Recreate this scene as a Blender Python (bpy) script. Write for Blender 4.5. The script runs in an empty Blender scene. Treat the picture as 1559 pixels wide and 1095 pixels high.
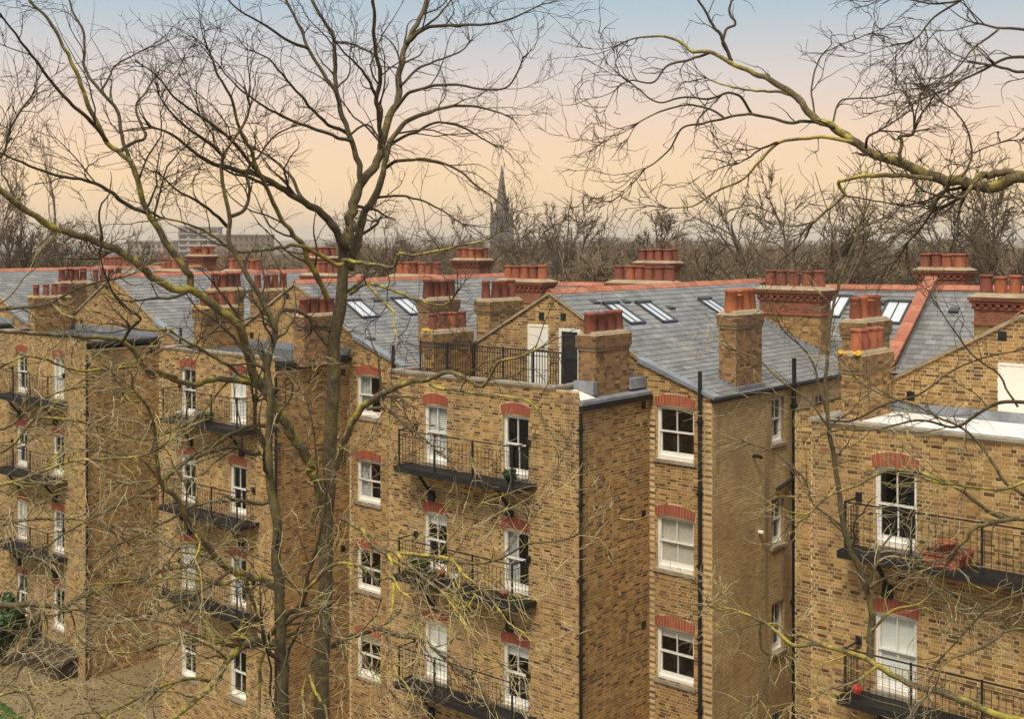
import bpy, math, random
import numpy as np
from mathutils import Vector, Matrix, Quaternion

random.seed(7)
RNG = np.random.default_rng(7)
scene = bpy.context.scene
col = scene.collection
R = math.radians

# ------------------------------------------------------------------ camera, sky, sun, exposure
CAMZ = 16.0
FPX, CU, HV = 1800.0, 779.5, 365.0
cam_d = bpy.data.cameras.new('camera')
cam = bpy.data.objects.new('camera', cam_d)
col.objects.link(cam)
cam.location = (0, 0, CAMZ)
cam.rotation_euler = (R(90), 0, 0)
cam_d.sensor_width = 36.0
cam_d.lens = 36.0 * FPX / 1559.0
cam_d.shift_y = -(547.5 - HV) / 1559.0
cam_d.clip_start = 0.3
cam_d.clip_end = 9000
scene.camera = cam

world = bpy.data.worlds.new('World')
scene.world = world
world.use_nodes = True
wn = world.node_tree
wn.nodes.clear()
w_out = wn.nodes.new('ShaderNodeOutputWorld')
w_bg = wn.nodes.new('ShaderNodeBackground')
w_tc = wn.nodes.new('ShaderNodeTexCoord')
w_sep = wn.nodes.new('ShaderNodeSeparateXYZ')
w_ramp = wn.nodes.new('ShaderNodeValToRGB')
wn.links.new(w_tc.outputs['Generated'], w_sep.inputs[0])
wn.links.new(w_sep.outputs['Z'], w_ramp.inputs['Fac'])


def srgb(r, g, b, k=1.0):
    def f(c):
        c /= 255.0
        return k * (c / 12.92 if c <= 0.04045 else ((c + 0.055) / 1.055) ** 2.4)
    return (f(r), f(g), f(b), 1.0)


SKY = [(0.0, (236, 206, 171)), (0.018, (245, 211, 170)), (0.045, (248, 214, 168)), (0.085, (242, 211, 181)),
       (0.13, (220, 207, 199)), (0.19, (176, 193, 204)), (0.27, (168, 188, 203)), (0.5, (196, 205, 213)), (1.0, (246, 246, 246))]
el = w_ramp.color_ramp.elements
el[0].position = 0.0
el[0].color = srgb(*SKY[0][1])
el[1].position = 1.0
el[1].color = srgb(*SKY[-1][1])
for p, c in SKY[1:-1]:
    e = el.new(p)
    e.color = srgb(*c)
wn.links.new(w_ramp.outputs['Color'], w_bg.inputs['Color'])
w_bg.inputs['Strength'].default_value = 0.485
wn.links.new(w_bg.outputs[0], w_out.inputs['Surface'])

sun_d = bpy.data.lights.new('sun', 'SUN')
sun = bpy.data.objects.new('sun', sun_d)
col.objects.link(sun)
sun_d.energy = 1.5
sun_d.angle = R(20)
sun_d.color = (1.0, 0.91, 0.76)
sun.location = (0, 0, 80)
sun.rotation_euler = Vector((0.22, 0.52, -0.83)).to_track_quat('-Z', 'Y').to_euler()

scene.view_settings.view_transform = 'Standard'
scene.view_settings.look = 'None'
scene.view_settings.exposure = 1.18
scene.view_settings.gamma = 1.0
scene.cycles.max_bounces = 6
scene.cycles.transparent_max_bounces = 12

# ------------------------------------------------------------------ helpers


def px(u, v, Y):
    return np.array([(u - CU) / FPX * Y, Y, CAMZ - (v - HV) / FPX * Y])


def link(o, parent=None):
    col.objects.link(o)
    if parent is not None:
        o.parent = parent
    return o


def tag(o, label=None, cat=None, group=None, kind=None):
    if label:
        o['label'] = label
    if cat:
        o['category'] = cat
    if group:
        o['group'] = group
    if kind:
        o['kind'] = kind
    return o


def empty(name, loc=(0, 0, 0), rz=0.0):
    o = bpy.data.objects.new(name, None)
    o.empty_display_size = 0.2
    o.location = loc
    o.rotation_euler = (0, 0, rz)
    return link(o)


def np_mesh(name, verts, faces4=None, faces3=None, tint=None, smooth=False):
    """verts (N,3); faces4 (M,4); faces3 (K,3)."""
    me = bpy.data.meshes.new(name)
    verts = np.asarray(verts, dtype=np.float32)
    f4 = np.zeros((0, 4), np.int32) if faces4 is None else np.asarray(faces4, np.int32)
    f3 = np.zeros((0, 3), np.int32) if faces3 is None else np.asarray(faces3, np.int32)
    me.vertices.add(len(verts))
    me.vertices.foreach_set('co', verts.ravel())
    nl = f4.size + f3.size
    me.loops.add(nl)
    me.loops.foreach_set('vertex_index', np.concatenate([f4.ravel(), f3.ravel()]).astype(np.int32))
    npoly = len(f4) + len(f3)
    me.polygons.add(npoly)
    starts = np.concatenate([np.arange(len(f4)) * 4, len(f4) * 4 + np.arange(len(f3)) * 3]).astype(np.int32)
    me.polygons.foreach_set('loop_start', starts)
    me.polygons.foreach_set('use_smooth', np.full(npoly, bool(smooth)))
    if tint is not None:
        a = me.attributes.new('tint', 'FLOAT', 'FACE')
        a.data.foreach_set('value', np.asarray(tint, np.float32))
    me.update(calc_edges=True)
    return me


class MB:
    def __init__(self):
        self.v, self.f, self.t = [], [], []

    def quad(self, a, b, c, d, t=0.5):
        n = len(self.v)
        self.v += [tuple(a), tuple(b), tuple(c), tuple(d)]
        self.f.append((n, n + 1, n + 2, n + 3))
        self.t.append(t)

    def poly(self, pts, t=0.5):
        n = len(self.v)
        self.v += [tuple(p) for p in pts]
        self.f.append(tuple(range(n, n + len(pts))))
        self.t.append(t)

    def hexa(self, p, t=0.5):
        """p: 8 points, bottom 4 ccw then top 4."""
        n = len(self.v)
        self.v += [tuple(q) for q in p]
        for f in ((3, 2, 1, 0), (4, 5, 6, 7), (0, 1, 5, 4), (1, 2, 6, 5), (2, 3, 7, 6), (3, 0, 4, 7)):
            self.f.append(tuple(n + i for i in f))
            self.t.append(t)

    def box(self, x0, x1, y0, y1, z0, z1, t=0.5):
        self.hexa([(x0, y0, z0), (x1, y0, z0), (x1, y1, z0), (x0, y1, z0),
                   (x0, y0, z1), (x1, y0, z1), (x1, y1, z1), (x0, y1, z1)], t)

    def bar(self, a, b, w, h=None, t=0.5):
        """square bar from a to b."""
        h = h or w
        a, b = Vector(a), Vector(b)
        d = (b - a).normalized()
        up = Vector((0, 0, 1)) if abs(d.z) < 0.95 else Vector((0, 1, 0))
        s = d.cross(up).normalized() * w / 2
        q = s.cross(d).normalized() * h / 2
        self.hexa([a - s - q, a + s - q, b + s - q, b - s - q, a - s + q, a + s + q, b + s + q, b - s + q], t)

    def tube(self, pts, r, n=8, t=0.5, cap=True):
        pts = [Vector(p) for p in pts]
        rs = r if isinstance(r, (list, tuple)) else [r] * len(pts)
        base = len(self.v)
        for i, p in enumerate(pts):
            d = (pts[min(i + 1, len(pts) - 1)] - pts[max(i - 1, 0)]).normalized()
            up = Vector((0, 0, 1)) if abs(d.z) < 0.9 else Vector((0, 1, 0))
            s = d.cross(up).normalized()
            q = s.cross(d)
            for k in range(n):
                a = 2 * math.pi * k / n
                self.v.append(tuple(p + (s * math.cos(a) + q * math.sin(a)) * rs[i]))
        for i in range(len(pts) - 1):
            for k in range(n):
                k2 = (k + 1) % n
                self.f.append((base + i * n + k, base + i * n + k2, base + (i + 1) * n + k2, base + (i + 1) * n + k))
                self.t.append(t)
        if cap:
            self.f.append(tuple(base + k for k in reversed(range(n))))
            self.f.append(tuple(base + (len(pts) - 1) * n + k for k in range(n)))
            self.t += [t, t]

    def lathe(self, c, prof, n=12, t=0.5):
        base = len(self.v)
        for r, z in prof:
            for k in range(n):
                a = 2 * math.pi * k / n
                self.v.append((c[0] + r * math.cos(a), c[1] + r * math.sin(a), c[2] + z))
        for i in range(len(prof) - 1):
            for k in range(n):
                k2 = (k + 1) % n
                self.f.append((base + i * n + k, base + i * n + k2, base + (i + 1) * n + k2, base + (i + 1) * n + k))
                self.t.append(t)

    def mesh(self, name):
        me = bpy.data.meshes.new(name)
        me.from_pydata(self.v, [], self.f)
        a = me.attributes.new('tint', 'FLOAT', 'FACE')
        a.data.foreach_set('value', np.asarray(self.t, np.float32))
        me.update()
        return me

    def build(self, name, mat, parent=None, kind=None, smooth=False):
        me = self.mesh(name)
        if smooth:
            me.polygons.foreach_set('use_smooth', np.ones(len(me.polygons), bool))
        me.materials.append(mat)
        o = bpy.data.objects.new(name, me)
        if kind:
            o['kind'] = kind
        return link(o, parent)


def obj(name, me, parent=None, loc=None, rz=None, quat=None):
    o = bpy.data.objects.new(name, me)
    if loc is not None:
        o.location = loc
    if rz:
        o.rotation_euler = (0, 0, rz)
    if quat is not None:
        o.rotation_mode = 'QUATERNION'
        o.rotation_quaternion = quat
    return link(o, parent)


# ------------------------------------------------------------------ materials
def new_mat(name):
    m = bpy.data.materials.new(name)
    m.use_nodes = True
    nt = m.node_tree
    b = nt.nodes['Principled BSDF']
    return m, nt, b


def noise(nt, scale, detail=4, rough=0.55, coord=None, vscale=None):
    n = nt.nodes.new('ShaderNodeTexNoise')
    n.inputs['Scale'].default_value = scale
    n.inputs['Detail'].default_value = detail
    n.inputs['Roughness'].default_value = rough
    src = coord
    if src is None:
        g = nt.nodes.new('ShaderNodeNewGeometry')
        src = g.outputs['Position']
    if vscale:
        mp = nt.nodes.new('ShaderNodeMapping')
        mp.inputs['Scale'].default_value = vscale
        nt.links.new(src, mp.inputs['Vector'])
        src = mp.outputs[0]
    nt.links.new(src, n.inputs['Vector'])
    return n.outputs['Fac']


def ramp(nt, fac, stops, mode='LINEAR'):
    r = nt.nodes.new('ShaderNodeValToRGB')
    r.color_ramp.interpolation = mode
    e = r.color_ramp.elements
    e[0].position, e[0].color = stops[0][0], (*stops[0][1], 1)
    e[1].position, e[1].color = stops[-1][0], (*stops[-1][1], 1)
    for p, c in stops[1:-1]:
        q = e.new(p)
        q.color = (*c, 1)
    nt.links.new(fac, r.inputs['Fac'])
    return r.outputs['Color']


def mix(nt, a, b, fac, mode='MIX'):
    m = nt.nodes.new('ShaderNodeMix')
    m.data_type = 'RGBA'
    m.blend_type = mode
    for i, s in ((6, a), (7, b)):
        if isinstance(s, tuple):
            m.inputs[i].default_value = (*s[:3], 1)
        else:
            nt.links.new(s, m.inputs[i])
    if isinstance(fac, (int, float)):
        m.inputs[0].default_value = fac
    else:
        nt.links.new(fac, m.inputs[0])
    return m.outputs[2]


def maprange(nt, v, a, b, c=0.0, d=1.0):
    m = nt.nodes.new('ShaderNodeMapRange')
    m.inputs['From Min'].default_value = a
    m.inputs['From Max'].default_value = b
    m.inputs['To Min'].default_value = c
    m.inputs['To Max'].default_value = d
    nt.links.new(v, m.inputs['Value'])
    return m.outputs[0]


def bump(nt, b, h, strength, dist=0.01):
    n = nt.nodes.new('ShaderNodeBump')
    n.inputs['Strength'].default_value = strength
    n.inputs['Distance'].default_value = dist
    nt.links.new(h, n.inputs['Height'])
    nt.links.new(n.outputs[0], b.inputs['Normal'])


def tint_attr(nt):
    a = nt.nodes.new('ShaderNodeAttribute')
    a.attribute_name = 'tint'
    return a.outputs['Fac']


def brick_mat(name, stops, soot=0.55, streak=None, grime=(0.10, 0.066, 0.038)):
    m, nt, b = new_mat(name)
    c = ramp(nt, tint_attr(nt), stops, 'LINEAR')
    fine = noise(nt, 28, 5, 0.6)
    c = mix(nt, c, ramp(nt, fine, [(0.3, (0.6, 0.55, 0.5)), (0.7, (1.3, 1.25, 1.2))]), 0.6, 'MULTIPLY')
    big = noise(nt, 0.55, 5, 0.62)
    c = mix(nt, c, grime, maprange(nt, big, 0.44, 0.68, 0.0, soot))
    warm = noise(nt, 0.9, 3, 0.5)
    c = mix(nt, c, (0.36, 0.17, 0.075), maprange(nt, warm, 0.5, 0.75, 0.0, 0.38))
    st = noise(nt, 1.0, 5, 0.65, vscale=(1.6, 1.6, 0.13))
    c = mix(nt, c, grime, maprange(nt, st, 0.52, 0.72, 0.0, streak or 0.25))
    nt.links.new(c, b.inputs['Base Color'])
    b.inputs['Roughness'].default_value = 0.93
    bump(nt, b, fine, 0.6, 0.006)
    return m


STOCK = [(0.0, (0.060, 0.032, 0.014)), (0.12, (0.115, 0.062, 0.022)), (0.25, (0.185, 0.105, 0.036)), (0.42, (0.290, 0.170, 0.055)),
         (0.62, (0.41, 0.248, 0.082)), (0.82, (0.50, 0.320, 0.115)), (0.95, (0.60, 0.43, 0.20)), (1.0, (0.42, 0.175, 0.07))]
PALE = [(0.0, (0.46, 0.33, 0.155)), (0.2, (0.57, 0.42, 0.205)), (0.6, (0.63, 0.47, 0.24)), (1.0, (0.69, 0.53, 0.29))]
BROWN = [(0.0, (0.06, 0.033, 0.017)), (0.3, (0.20, 0.108, 0.045)), (0.7, (0.34, 0.195, 0.078)), (1.0, (0.44, 0.28, 0.115))]
REDS = [(0.0, (0.13, 0.042, 0.024)), (0.5, (0.25, 0.075, 0.038)), (1.0, (0.33, 0.11, 0.055))]
M = {}
M['brick'] = brick_mat('yellow_stock_brick', STOCK, 0.42, 0.42)
M['brick_dull'] = brick_mat('weathered_stock_brick', [(p, tuple(v * k for v, k in zip(c, (1.06, 1.02, 0.95)))) for p, c in STOCK], 0.45, 0.5)
M['brick_pale'] = brick_mat('pale_gault_brick', PALE, 0.4, 0.9, (0.17, 0.10, 0.042))
M['brick_brown'] = brick_mat('brown_chimney_brick', BROWN, 0.5)
M['brick_red'] = brick_mat('red_chimney_brick', REDS, 0.45, 0.3, (0.09, 0.03, 0.02))
M['arch'] = brick_mat('rubbed_red_brick', [(0.0, (0.24, 0.060, 0.032)), (0.5, (0.35, 0.085, 0.044)), (1.0, (0.42, 0.115, 0.06))], 0.4, 0.3, (0.13, 0.045, 0.028))


def simple(name, c, rough=0.8, var=0.25, scale=6, metal=0.0, bmp=0.2, dirt=None, vs=None, spec=None):
    m, nt, b = new_mat(name)
    f = noise(nt, scale, 5, 0.6, vscale=vs)
    lo = tuple(v * (1 - var) for v in c)
    hi = tuple(min(1, v * (1 + var)) for v in c)
    cc = ramp(nt, f, [(0.3, lo), (0.7, hi)])
    if dirt:
        d = noise(nt, dirt[1], 6, 0.65)
        cc = mix(nt, cc, dirt[0], maprange(nt, d, 0.5, 0.72, 0, dirt[2]))
    nt.links.new(cc, b.inputs['Base Color'])
    b.inputs['Roughness'].default_value = rough
    b.inputs['Metallic'].default_value = metal
    if spec is not None:
        b.inputs['Specular IOR Level'].default_value = spec
    if bmp:
        bump(nt, b, f, bmp, 0.01)
    return m


M['mortar_shadow'] = simple('shadow_toned_mortar', (0.30, 0.205, 0.095), 0.95, 0.15, 3.0, dirt=((0.16, 0.10, 0.045), 0.7, 0.6))  # mortar behind the pale bricks, darkened to paint in the shadowed joints
M['mortar'] = simple('lime_mortar', (0.58, 0.45, 0.25), 0.95, 0.3, 3.0, dirt=((0.12, 0.085, 0.05), 0.7, 0.6))
M['mortar_dark'] = simple('sooty_mortar', (0.22, 0.155, 0.09), 0.95, 0.3, 3.0)
M['white'] = simple('white_window_paint', (0.78, 0.75, 0.68), 0.5, 0.05, 9, bmp=0.05, dirt=((0.45, 0.42, 0.35), 3.0, 0.35))
M['cream'] = simple('cream_painted_board', (0.80, 0.74, 0.64), 0.6, 0.05, 3, bmp=0.05)
M['black'] = simple('black_iron', (0.012, 0.012, 0.013), 0.45, 0.3, 12)
M['rust'] = simple('rusty_black_iron', (0.011, 0.009, 0.008), 0.7, 0.5, 12)
M['stone'] = simple('weathered_stone_coping', (0.30, 0.255, 0.19), 0.9, 0.3, 5, dirt=((0.08, 0.07, 0.05), 2.0, 0.7))
M['cement'] = simple('cement_flaunching', (0.36, 0.28, 0.17), 0.9, 0.25, 6, dirt=((0.10, 0.09, 0.05), 3.0, 0.7))
M['lead'] = simple('lead_sheet', (0.24, 0.255, 0.28), 0.5, 0.25, 2.5, metal=0.25, dirt=((0.5, 0.52, 0.56), 1.5, 0.45))
M['asphalt'] = simple('grey_roof_felt', (0.075, 0.078, 0.08), 0.85, 0.3, 3.0)
M['whiteroof'] = simple('white_coated_flat_roof', (0.78, 0.76, 0.72), 0.7, 0.05, 1.5, bmp=0.1, dirt=((0.5, 0.46, 0.4), 0.9, 0.5))
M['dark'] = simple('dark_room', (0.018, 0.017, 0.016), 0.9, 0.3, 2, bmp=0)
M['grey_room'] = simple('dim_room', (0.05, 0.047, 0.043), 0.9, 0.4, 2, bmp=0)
M['blind'] = simple('white_blind', (0.82, 0.82, 0.76), 0.8, 0.05, 3, bmp=0)
M['frost'] = simple('frosted_film', (0.56, 0.54, 0.46), 0.7, 0.12, 14, bmp=0)
M['curtain'] = simple('bluegrey_curtain', (0.42, 0.44, 0.44), 0.9, 0.2, 5, bmp=0)
M['skyframe'] = simple('dark_grey_rooflight_frame', (0.045, 0.048, 0.05), 0.45, 0.2, 10)
M['wood_brown'] = simple('brown_timber', (0.055, 0.036, 0.024), 0.85, 0.4, 4)
M['terra'] = simple('terracotta_pot', (0.40, 0.115, 0.055), 0.8, 0.25, 6, dirt=((0.16, 0.075, 0.05), 4.0, 0.5))
M['leafgreen'] = simple('evergreen_leaf', (0.035, 0.075, 0.022), 0.6, 0.5, 3, bmp=0)
M['bushgreen'] = simple('glossy_bush_leaf', (0.05, 0.095, 0.025), 0.5, 0.6, 2.5, bmp=0)
M['grass'] = simple('winter_grass', (0.06, 0.15, 0.022), 0.8, 0.4, 3, bmp=0)
M['yellowlichen'] = simple('orange_lichen', (0.60, 0.36, 0.03), 0.9, 0.3, 20)
M['silver'] = simple('silver_bucket_metal', (0.5, 0.5, 0.5), 0.4, 0.2, 8, metal=0.3)

# terracotta pots: tint per mesh
m, nt, b = new_mat('chimney_pot_terracotta')
c = ramp(nt, tint_attr(nt), [(0.0, (0.15, 0.042, 0.028)), (0.5, (0.25, 0.070, 0.040)), (1.0, (0.48, 0.15, 0.055))])
f = noise(nt, 7, 5, 0.65, vscale=(1, 1, 0.5))
c = mix(nt, c, (0.085, 0.042, 0.032), maprange(nt, f, 0.45, 0.75, 0, 0.75))
nt.links.new(c, b.inputs['Base Color'])
b.inputs['Roughness'].default_value = 0.8
bump(nt, b, f, 0.2)
M['pot'] = m
m, nt, b = new_mat('red_ridge_tile')
c = ramp(nt, tint_attr(nt), [(0.0, (0.34, 0.11, 0.060)), (1.0, (0.49, 0.185, 0.105))])
f = noise(nt, 5, 5, 0.65)
c = mix(nt, c, (0.17, 0.085, 0.058), maprange(nt, f, 0.46, 0.72, 0, 0.7))
nt.links.new(c, b.inputs['Base Color'])
b.inputs['Roughness'].default_value = 0.8
bump(nt, b, f, 0.2)
M['ridge'] = m
m, nt, b = new_mat('blue_grey_slate')
c = ramp(nt, tint_attr(nt), [(0.0, (0.150, 0.147, 0.140)), (0.15, (0.188, 0.185, 0.178)), (0.88, (0.228, 0.225, 0.216)), (1.0, (0.285, 0.28, 0.265))])
f = noise(nt, 14, 5, 0.65)
c = mix(nt, c, ramp(nt, f, [(0.3, (0.75, 0.75, 0.75)), (0.7, (1.2, 1.2, 1.2))]), 0.6, 'MULTIPLY')
st = noise(nt, 1.0, 5, 0.7, vscale=(1.2, 1.2, 0.4))
c = mix(nt, c, (0.06, 0.057, 0.045), maprange(nt, st, 0.48, 0.70, 0, 0.5))
lich = noise(nt, 9, 6, 0.75)
c = mix(nt, c, (0.33, 0.33, 0.27), maprange(nt, lich, 0.66, 0.74, 0, 0.35))
nt.links.new(c, b.inputs['Base Color'])
b.inputs['Roughness'].default_value = 0.55
bump(nt, b, f, 0.3, 0.006)
M['slate'] = m


def glass_mat(name, rough=0.02, tintc=(0.985, 0.99, 0.985), lo=0.06, hi=0.9):
    m = bpy.data.materials.new(name)
    m.use_nodes = True
    nt = m.node_tree
    nt.nodes.clear()
    o = nt.nodes.new('ShaderNodeOutputMaterial')
    t = nt.nodes.new('ShaderNodeBsdfTransparent')
    t.inputs[0].default_value = (*tintc, 1)
    g = nt.nodes.new('ShaderNodeBsdfGlossy')
    g.inputs['Roughness'].default_value = rough
    lw = nt.nodes.new('ShaderNodeLayerWeight')
    lw.inputs[0].default_value = 0.5
    pw = nt.nodes.new('ShaderNodeMath')
    pw.operation = 'POWER'
    nt.links.new(lw.outputs['Facing'], pw.inputs[0])
    pw.inputs[1].default_value = 5.0
    fr = nt.nodes.new('ShaderNodeMath')
    fr.operation = 'MULTIPLY_ADD'
    nt.links.new(pw.outputs[0], fr.inputs[0])
    fr.inputs[1].default_value = 0.9
    fr.inputs[2].default_value = 0.055
    mx = nt.nodes.new('ShaderNodeMixShader')
    nt.links.new(fr.outputs[0], mx.inputs[0])
    nt.links.new(t.outputs[0], mx.inputs[1])
    nt.links.new(g.outputs[0], mx.inputs[2])
    nt.links.new(mx.outputs[0], o.inputs[0])
    return m


M['glass'] = glass_mat('window_glass')
m, nt, b = new_mat('sky_toned_rooflight_glass')
b.inputs['Base Color'].default_value = (0.58, 0.61, 0.64, 1)  # pale base colour paints in the reflection of the sky overhead
b.inputs['Roughness'].default_value = 0.06
b.inputs['Specular IOR Level'].default_value = 0.9
b.inputs['Coat Weight'].default_value = 0.6
M['sky_toned_glass'] = m


def bark_mat(name, base, lichen, amt, dark=0.45):
    m, nt, b = new_mat(name)
    g = nt.nodes.new('ShaderNodeNewGeometry')
    f = noise(nt, 9, 6, 0.7)
    c = ramp(nt, f, [(0.25, tuple(v * dark for v in base)), (0.75, tuple(v * 1.35 for v in base))])
    fi = noise(nt, 55, 4, 0.7, vscale=(1, 1, 0.3))
    c = mix(nt, c, ramp(nt, fi, [(0.35, (0.45, 0.42, 0.4)), (0.65, (1.25, 1.25, 1.25))]), 0.75, 'MULTIPLY')
    if amt > 0:
        sp = nt.nodes.new('ShaderNodeSeparateXYZ')
        nt.links.new(g.outputs['Normal'], sp.inputs[0])
        up = maprange(nt, sp.outputs['Z'], -0.6, 0.9, 0.25, 1.0)
        l = noise(nt, 2.6, 6, 0.75)
        l = maprange(nt, l, 0.57 - 0.09 * amt, 0.66 - 0.07 * amt, 0, 1)
        mm = nt.nodes.new('ShaderNodeMath')
        mm.operation = 'MULTIPLY'
        nt.links.new(up, mm.inputs[0])
        nt.links.new(l, mm.inputs[1])
        l2 = noise(nt, 14, 4, 0.6)
        lc = ramp(nt, l2, [(0.3, tuple(v * 0.55 for v in lichen)), (0.7, tuple(min(1, v * 1.3) for v in lichen))])
        m3 = nt.nodes.new('ShaderNodeMath')
        m3.operation = 'MULTIPLY'
        nt.links.new(mm.outputs[0], m3.inputs[0])
        m3.inputs[1].default_value = min(1, 0.55 + 0.4 * amt)
        c = mix(nt, c, lc, m3.outputs[0])
    nt.links.new(c, b.inputs['Base Color'])
    b.inputs['Roughness'].default_value = 0.95
    b.inputs['Specular IOR Level'].default_value = 0.2
    bump(nt, b, f, 0.8, 0.02)
    return m


M['bark'] = bark_mat('grey_green_bark', (0.140, 0.112, 0.064), (0.27, 0.22, 0.05), 0.6)
M['bark_lichen'] = bark_mat('lichened_bark', (0.175, 0.140, 0.080), (0.52, 0.43, 0.065), 1.15)
M['bark_dark'] = bark_mat('dark_bark', (0.100, 0.080, 0.052), (0.20, 0.17, 0.045), 0.35)
M['twig'] = bark_mat('pale_twig_bark', (0.50, 0.405, 0.25), (0.47, 0.42, 0.13), 1.0, 0.6)
M['twig_dark'] = bark_mat('dark_twig_bark', (0.10, 0.075, 0.052), (0.1, 0.1, 0.03), 0.0)
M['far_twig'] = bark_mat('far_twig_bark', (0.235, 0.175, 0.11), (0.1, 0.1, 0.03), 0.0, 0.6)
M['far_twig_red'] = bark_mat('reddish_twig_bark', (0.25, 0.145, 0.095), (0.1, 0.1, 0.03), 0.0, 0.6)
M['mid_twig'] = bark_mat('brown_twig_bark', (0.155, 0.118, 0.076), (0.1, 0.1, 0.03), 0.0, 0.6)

# ------------------------------------------------------------------ brick machinery
CP, BH = 0.078, 0.066          # course pitch, brick height
SL, HL, JT = 0.208, 0.098, 0.012


def brick_rows(width, z0, z1, holes=(), toplimit=None, phase=0.0):
    """Flemish bond on a wall; returns array (u0,u1,v0,v1). toplimit(v)->(u0,u1) or None."""
    out = []
    k0 = int(math.ceil(z0 / CP - 1e-6))
    k1 = int(math.floor(z1 / CP + 1e-6))
    for k in range(k0, k1):
        v0 = k * CP
        v1 = v0 + BH
        vm = v0 + BH / 2
        ivs = [(0.0, width)]
        if toplimit:
            lim = toplimit(v1)
            if lim is None or lim[1] - lim[0] < 0.05:
                continue
            ivs = [(max(0, lim[0]), min(width, lim[1]))]
        for h in holes:
            u0, u1, hz0, hz1 = h[:4]
            rise, ah = (h[4], h[5]) if len(h) > 4 else (0, 0)
            cut = None
            if hz0 <= vm < hz1:
                cut = (u0, u1)
            elif rise + ah > 0 and hz1 <= vm < hz1 + ah + rise:
                wa = (u1 - u0) / 2 + 0.06
                uc = (u0 + u1) / 2
                zz = max(0, vm - hz1 - ah)
                hw = wa * math.sqrt(max(0, 1 - zz / rise)) if rise > 0 else wa
                cut = (uc - hw, uc + hw)
            if cut:
                nv = []
                for a, b_ in ivs:
                    if cut[1] <= a or cut[0] >= b_:
                        nv.append((a, b_))
                    else:
                        if cut[0] > a:
                            nv.append((a, cut[0]))
                        if cut[1] < b_:
                            nv.append((cut[1], b_))
                ivs = nv
        # pattern of joints
        u = -(phase + (0.17 if k % 2 else 0.0) + 0.3)
        kk = k
        while u < width:
            L = SL if kk % 2 else HL
            kk += 1
            a, b_ = u, u + L
            u += L + JT
            if b_ <= 0:
                continue
            for i0, i1 in ivs:
                p, q = max(a, i0), min(b_, i1)
                if q - p > 0.03:
                    out.append((p, q, v0, v1))
    return np.array(out) if out else np.zeros((0, 4))


def bricks_to_boxes(rows, O, U, Nn, proud=0.0022, rng=RNG):
    """rows (N,4) -> verts (N,8,3). front face is verts 4..7"""
    n = len(rows)
    O, U, Nn = map(np.asarray, (O, U, Nn))
    V = np.array([0, 0, 1.0])
    jit = rng.normal(0, 0.0016, (n, 4))
    u0, u1, v0, v1 = (rows + jit).T
    d = proud + rng.uniform(-0.4, 0.5, n) * proud
    vs = np.zeros((n, 8, 3))
    for i, (uu, vv, dd) in enumerate([(u0, v0, 0), (u1, v0, 0), (u1, v1, 0), (u0, v1, 0), (u0, v0, 1), (u1, v0, 1), (u1, v1, 1), (u0, v1, 1)]):
        dep = d if dd else np.full(n, -0.02)
        vs[:, i] = O + uu[:, None] * U + vv[:, None] * V + dep[:, None] * Nn
    return vs


BF = np.array([(4, 5, 6, 7), (0, 1, 5, 4), (1, 2, 6, 5), (2, 3, 7, 6), (3, 0, 4, 7)])


def boxes_mesh(name, vs, tints, faces=BF):
    n = len(vs)
    verts = vs.reshape(-1, 3)
    f = (np.arange(n)[:, None, None] * 8 + faces[None]).reshape(-1, 4)
    t = np.repeat(tints, len(faces))
    return np_mesh(name, verts, f, tint=t)


def brick_tints(n, rng=RNG):
    t = rng.uniform(0, 1, n)
    # mostly mid tones, a good share of over-burnt dark bricks
    k = rng.uniform(0, 1, n)
    return np.where(k < 0.66, 0.36 + 0.50 * t, np.where(k < 0.84, 0.08 + 0.30 * t, t))


def grid_wall(mb, O, U, Nn, width, z0, z1, holes, depth=0.22, rt=0.35):
    """flat wall with rectangular holes and reveals."""
    O, U, Nn = (np.asarray(a, float) for a in (O, U, Nn))
    V = np.array([0, 0, 1.0])
    us = sorted({0.0, width, *[h[0] for h in holes], *[h[1] for h in holes]})
    zs = sorted({z0, z1, *[h[2] for h in holes if z0 < h[2] < z1], *[h[3] for h in holes if z0 < h[3] < z1]})
    for i in range(len(us) - 1):
        for j in range(len(zs) - 1):
            uc, zc = (us[i] + us[i + 1]) / 2, (zs[j] + zs[j + 1]) / 2
            if any(h[0] < uc < h[1] and h[2] < zc < h[3] for h in holes):
                continue
            mb.quad(O + us[i] * U + zs[j] * V, O + us[i + 1] * U + zs[j] * V, O + us[i + 1] * U + zs[j + 1] * V, O + us[i] * U + zs[j + 1] * V)
    for h in holes:
        a, b_, c, d = h[:4]
        I = -depth * Nn
        P = [O + a * U + c * V, O + b_ * U + c * V, O + b_ * U + d * V, O + a * U + d * V]
        for k in range(4):
            p, q = P[k], P[(k + 1) % 4]
            mb.quad(p, q, q + I, p + I, rt)


# individual brick meshes (shared by length and tint)
_brick_cache = {}


def brick_object(parent, corner_vs, tint, mat, name='brick'):
    """corner_vs (8,3): axis-aligned to (U,Z,N) frame of its wall."""
    c = corner_vs.mean(0)
    U = corner_vs[5] - corner_vs[4]
    L = round(float(np.linalg.norm(U)), 2)
    ang = math.atan2(U[1], U[0])
    ti = min(15, int(tint * 16))
    key = (L, ti, mat.name, name)
    if key not in _brick_cache:
        h = BH / 2
        x = L / 2 - 0.001
        vs = np.array([[(-x, 0.011, -h), (x, 0.011, -h), (x, 0.011, h), (-x, 0.011, h),
                        (-x, -0.0115, -h), (x, -0.0115, -h), (x, -0.0115, h), (-x, -0.0115, h)]])
        me = boxes_mesh(name, vs, np.array([(ti + 0.5) / 16]))
        me.materials.append(mat)
        _brick_cache[key] = me
    return obj(name, _brick_cache[key], parent, c, ang)


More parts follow.
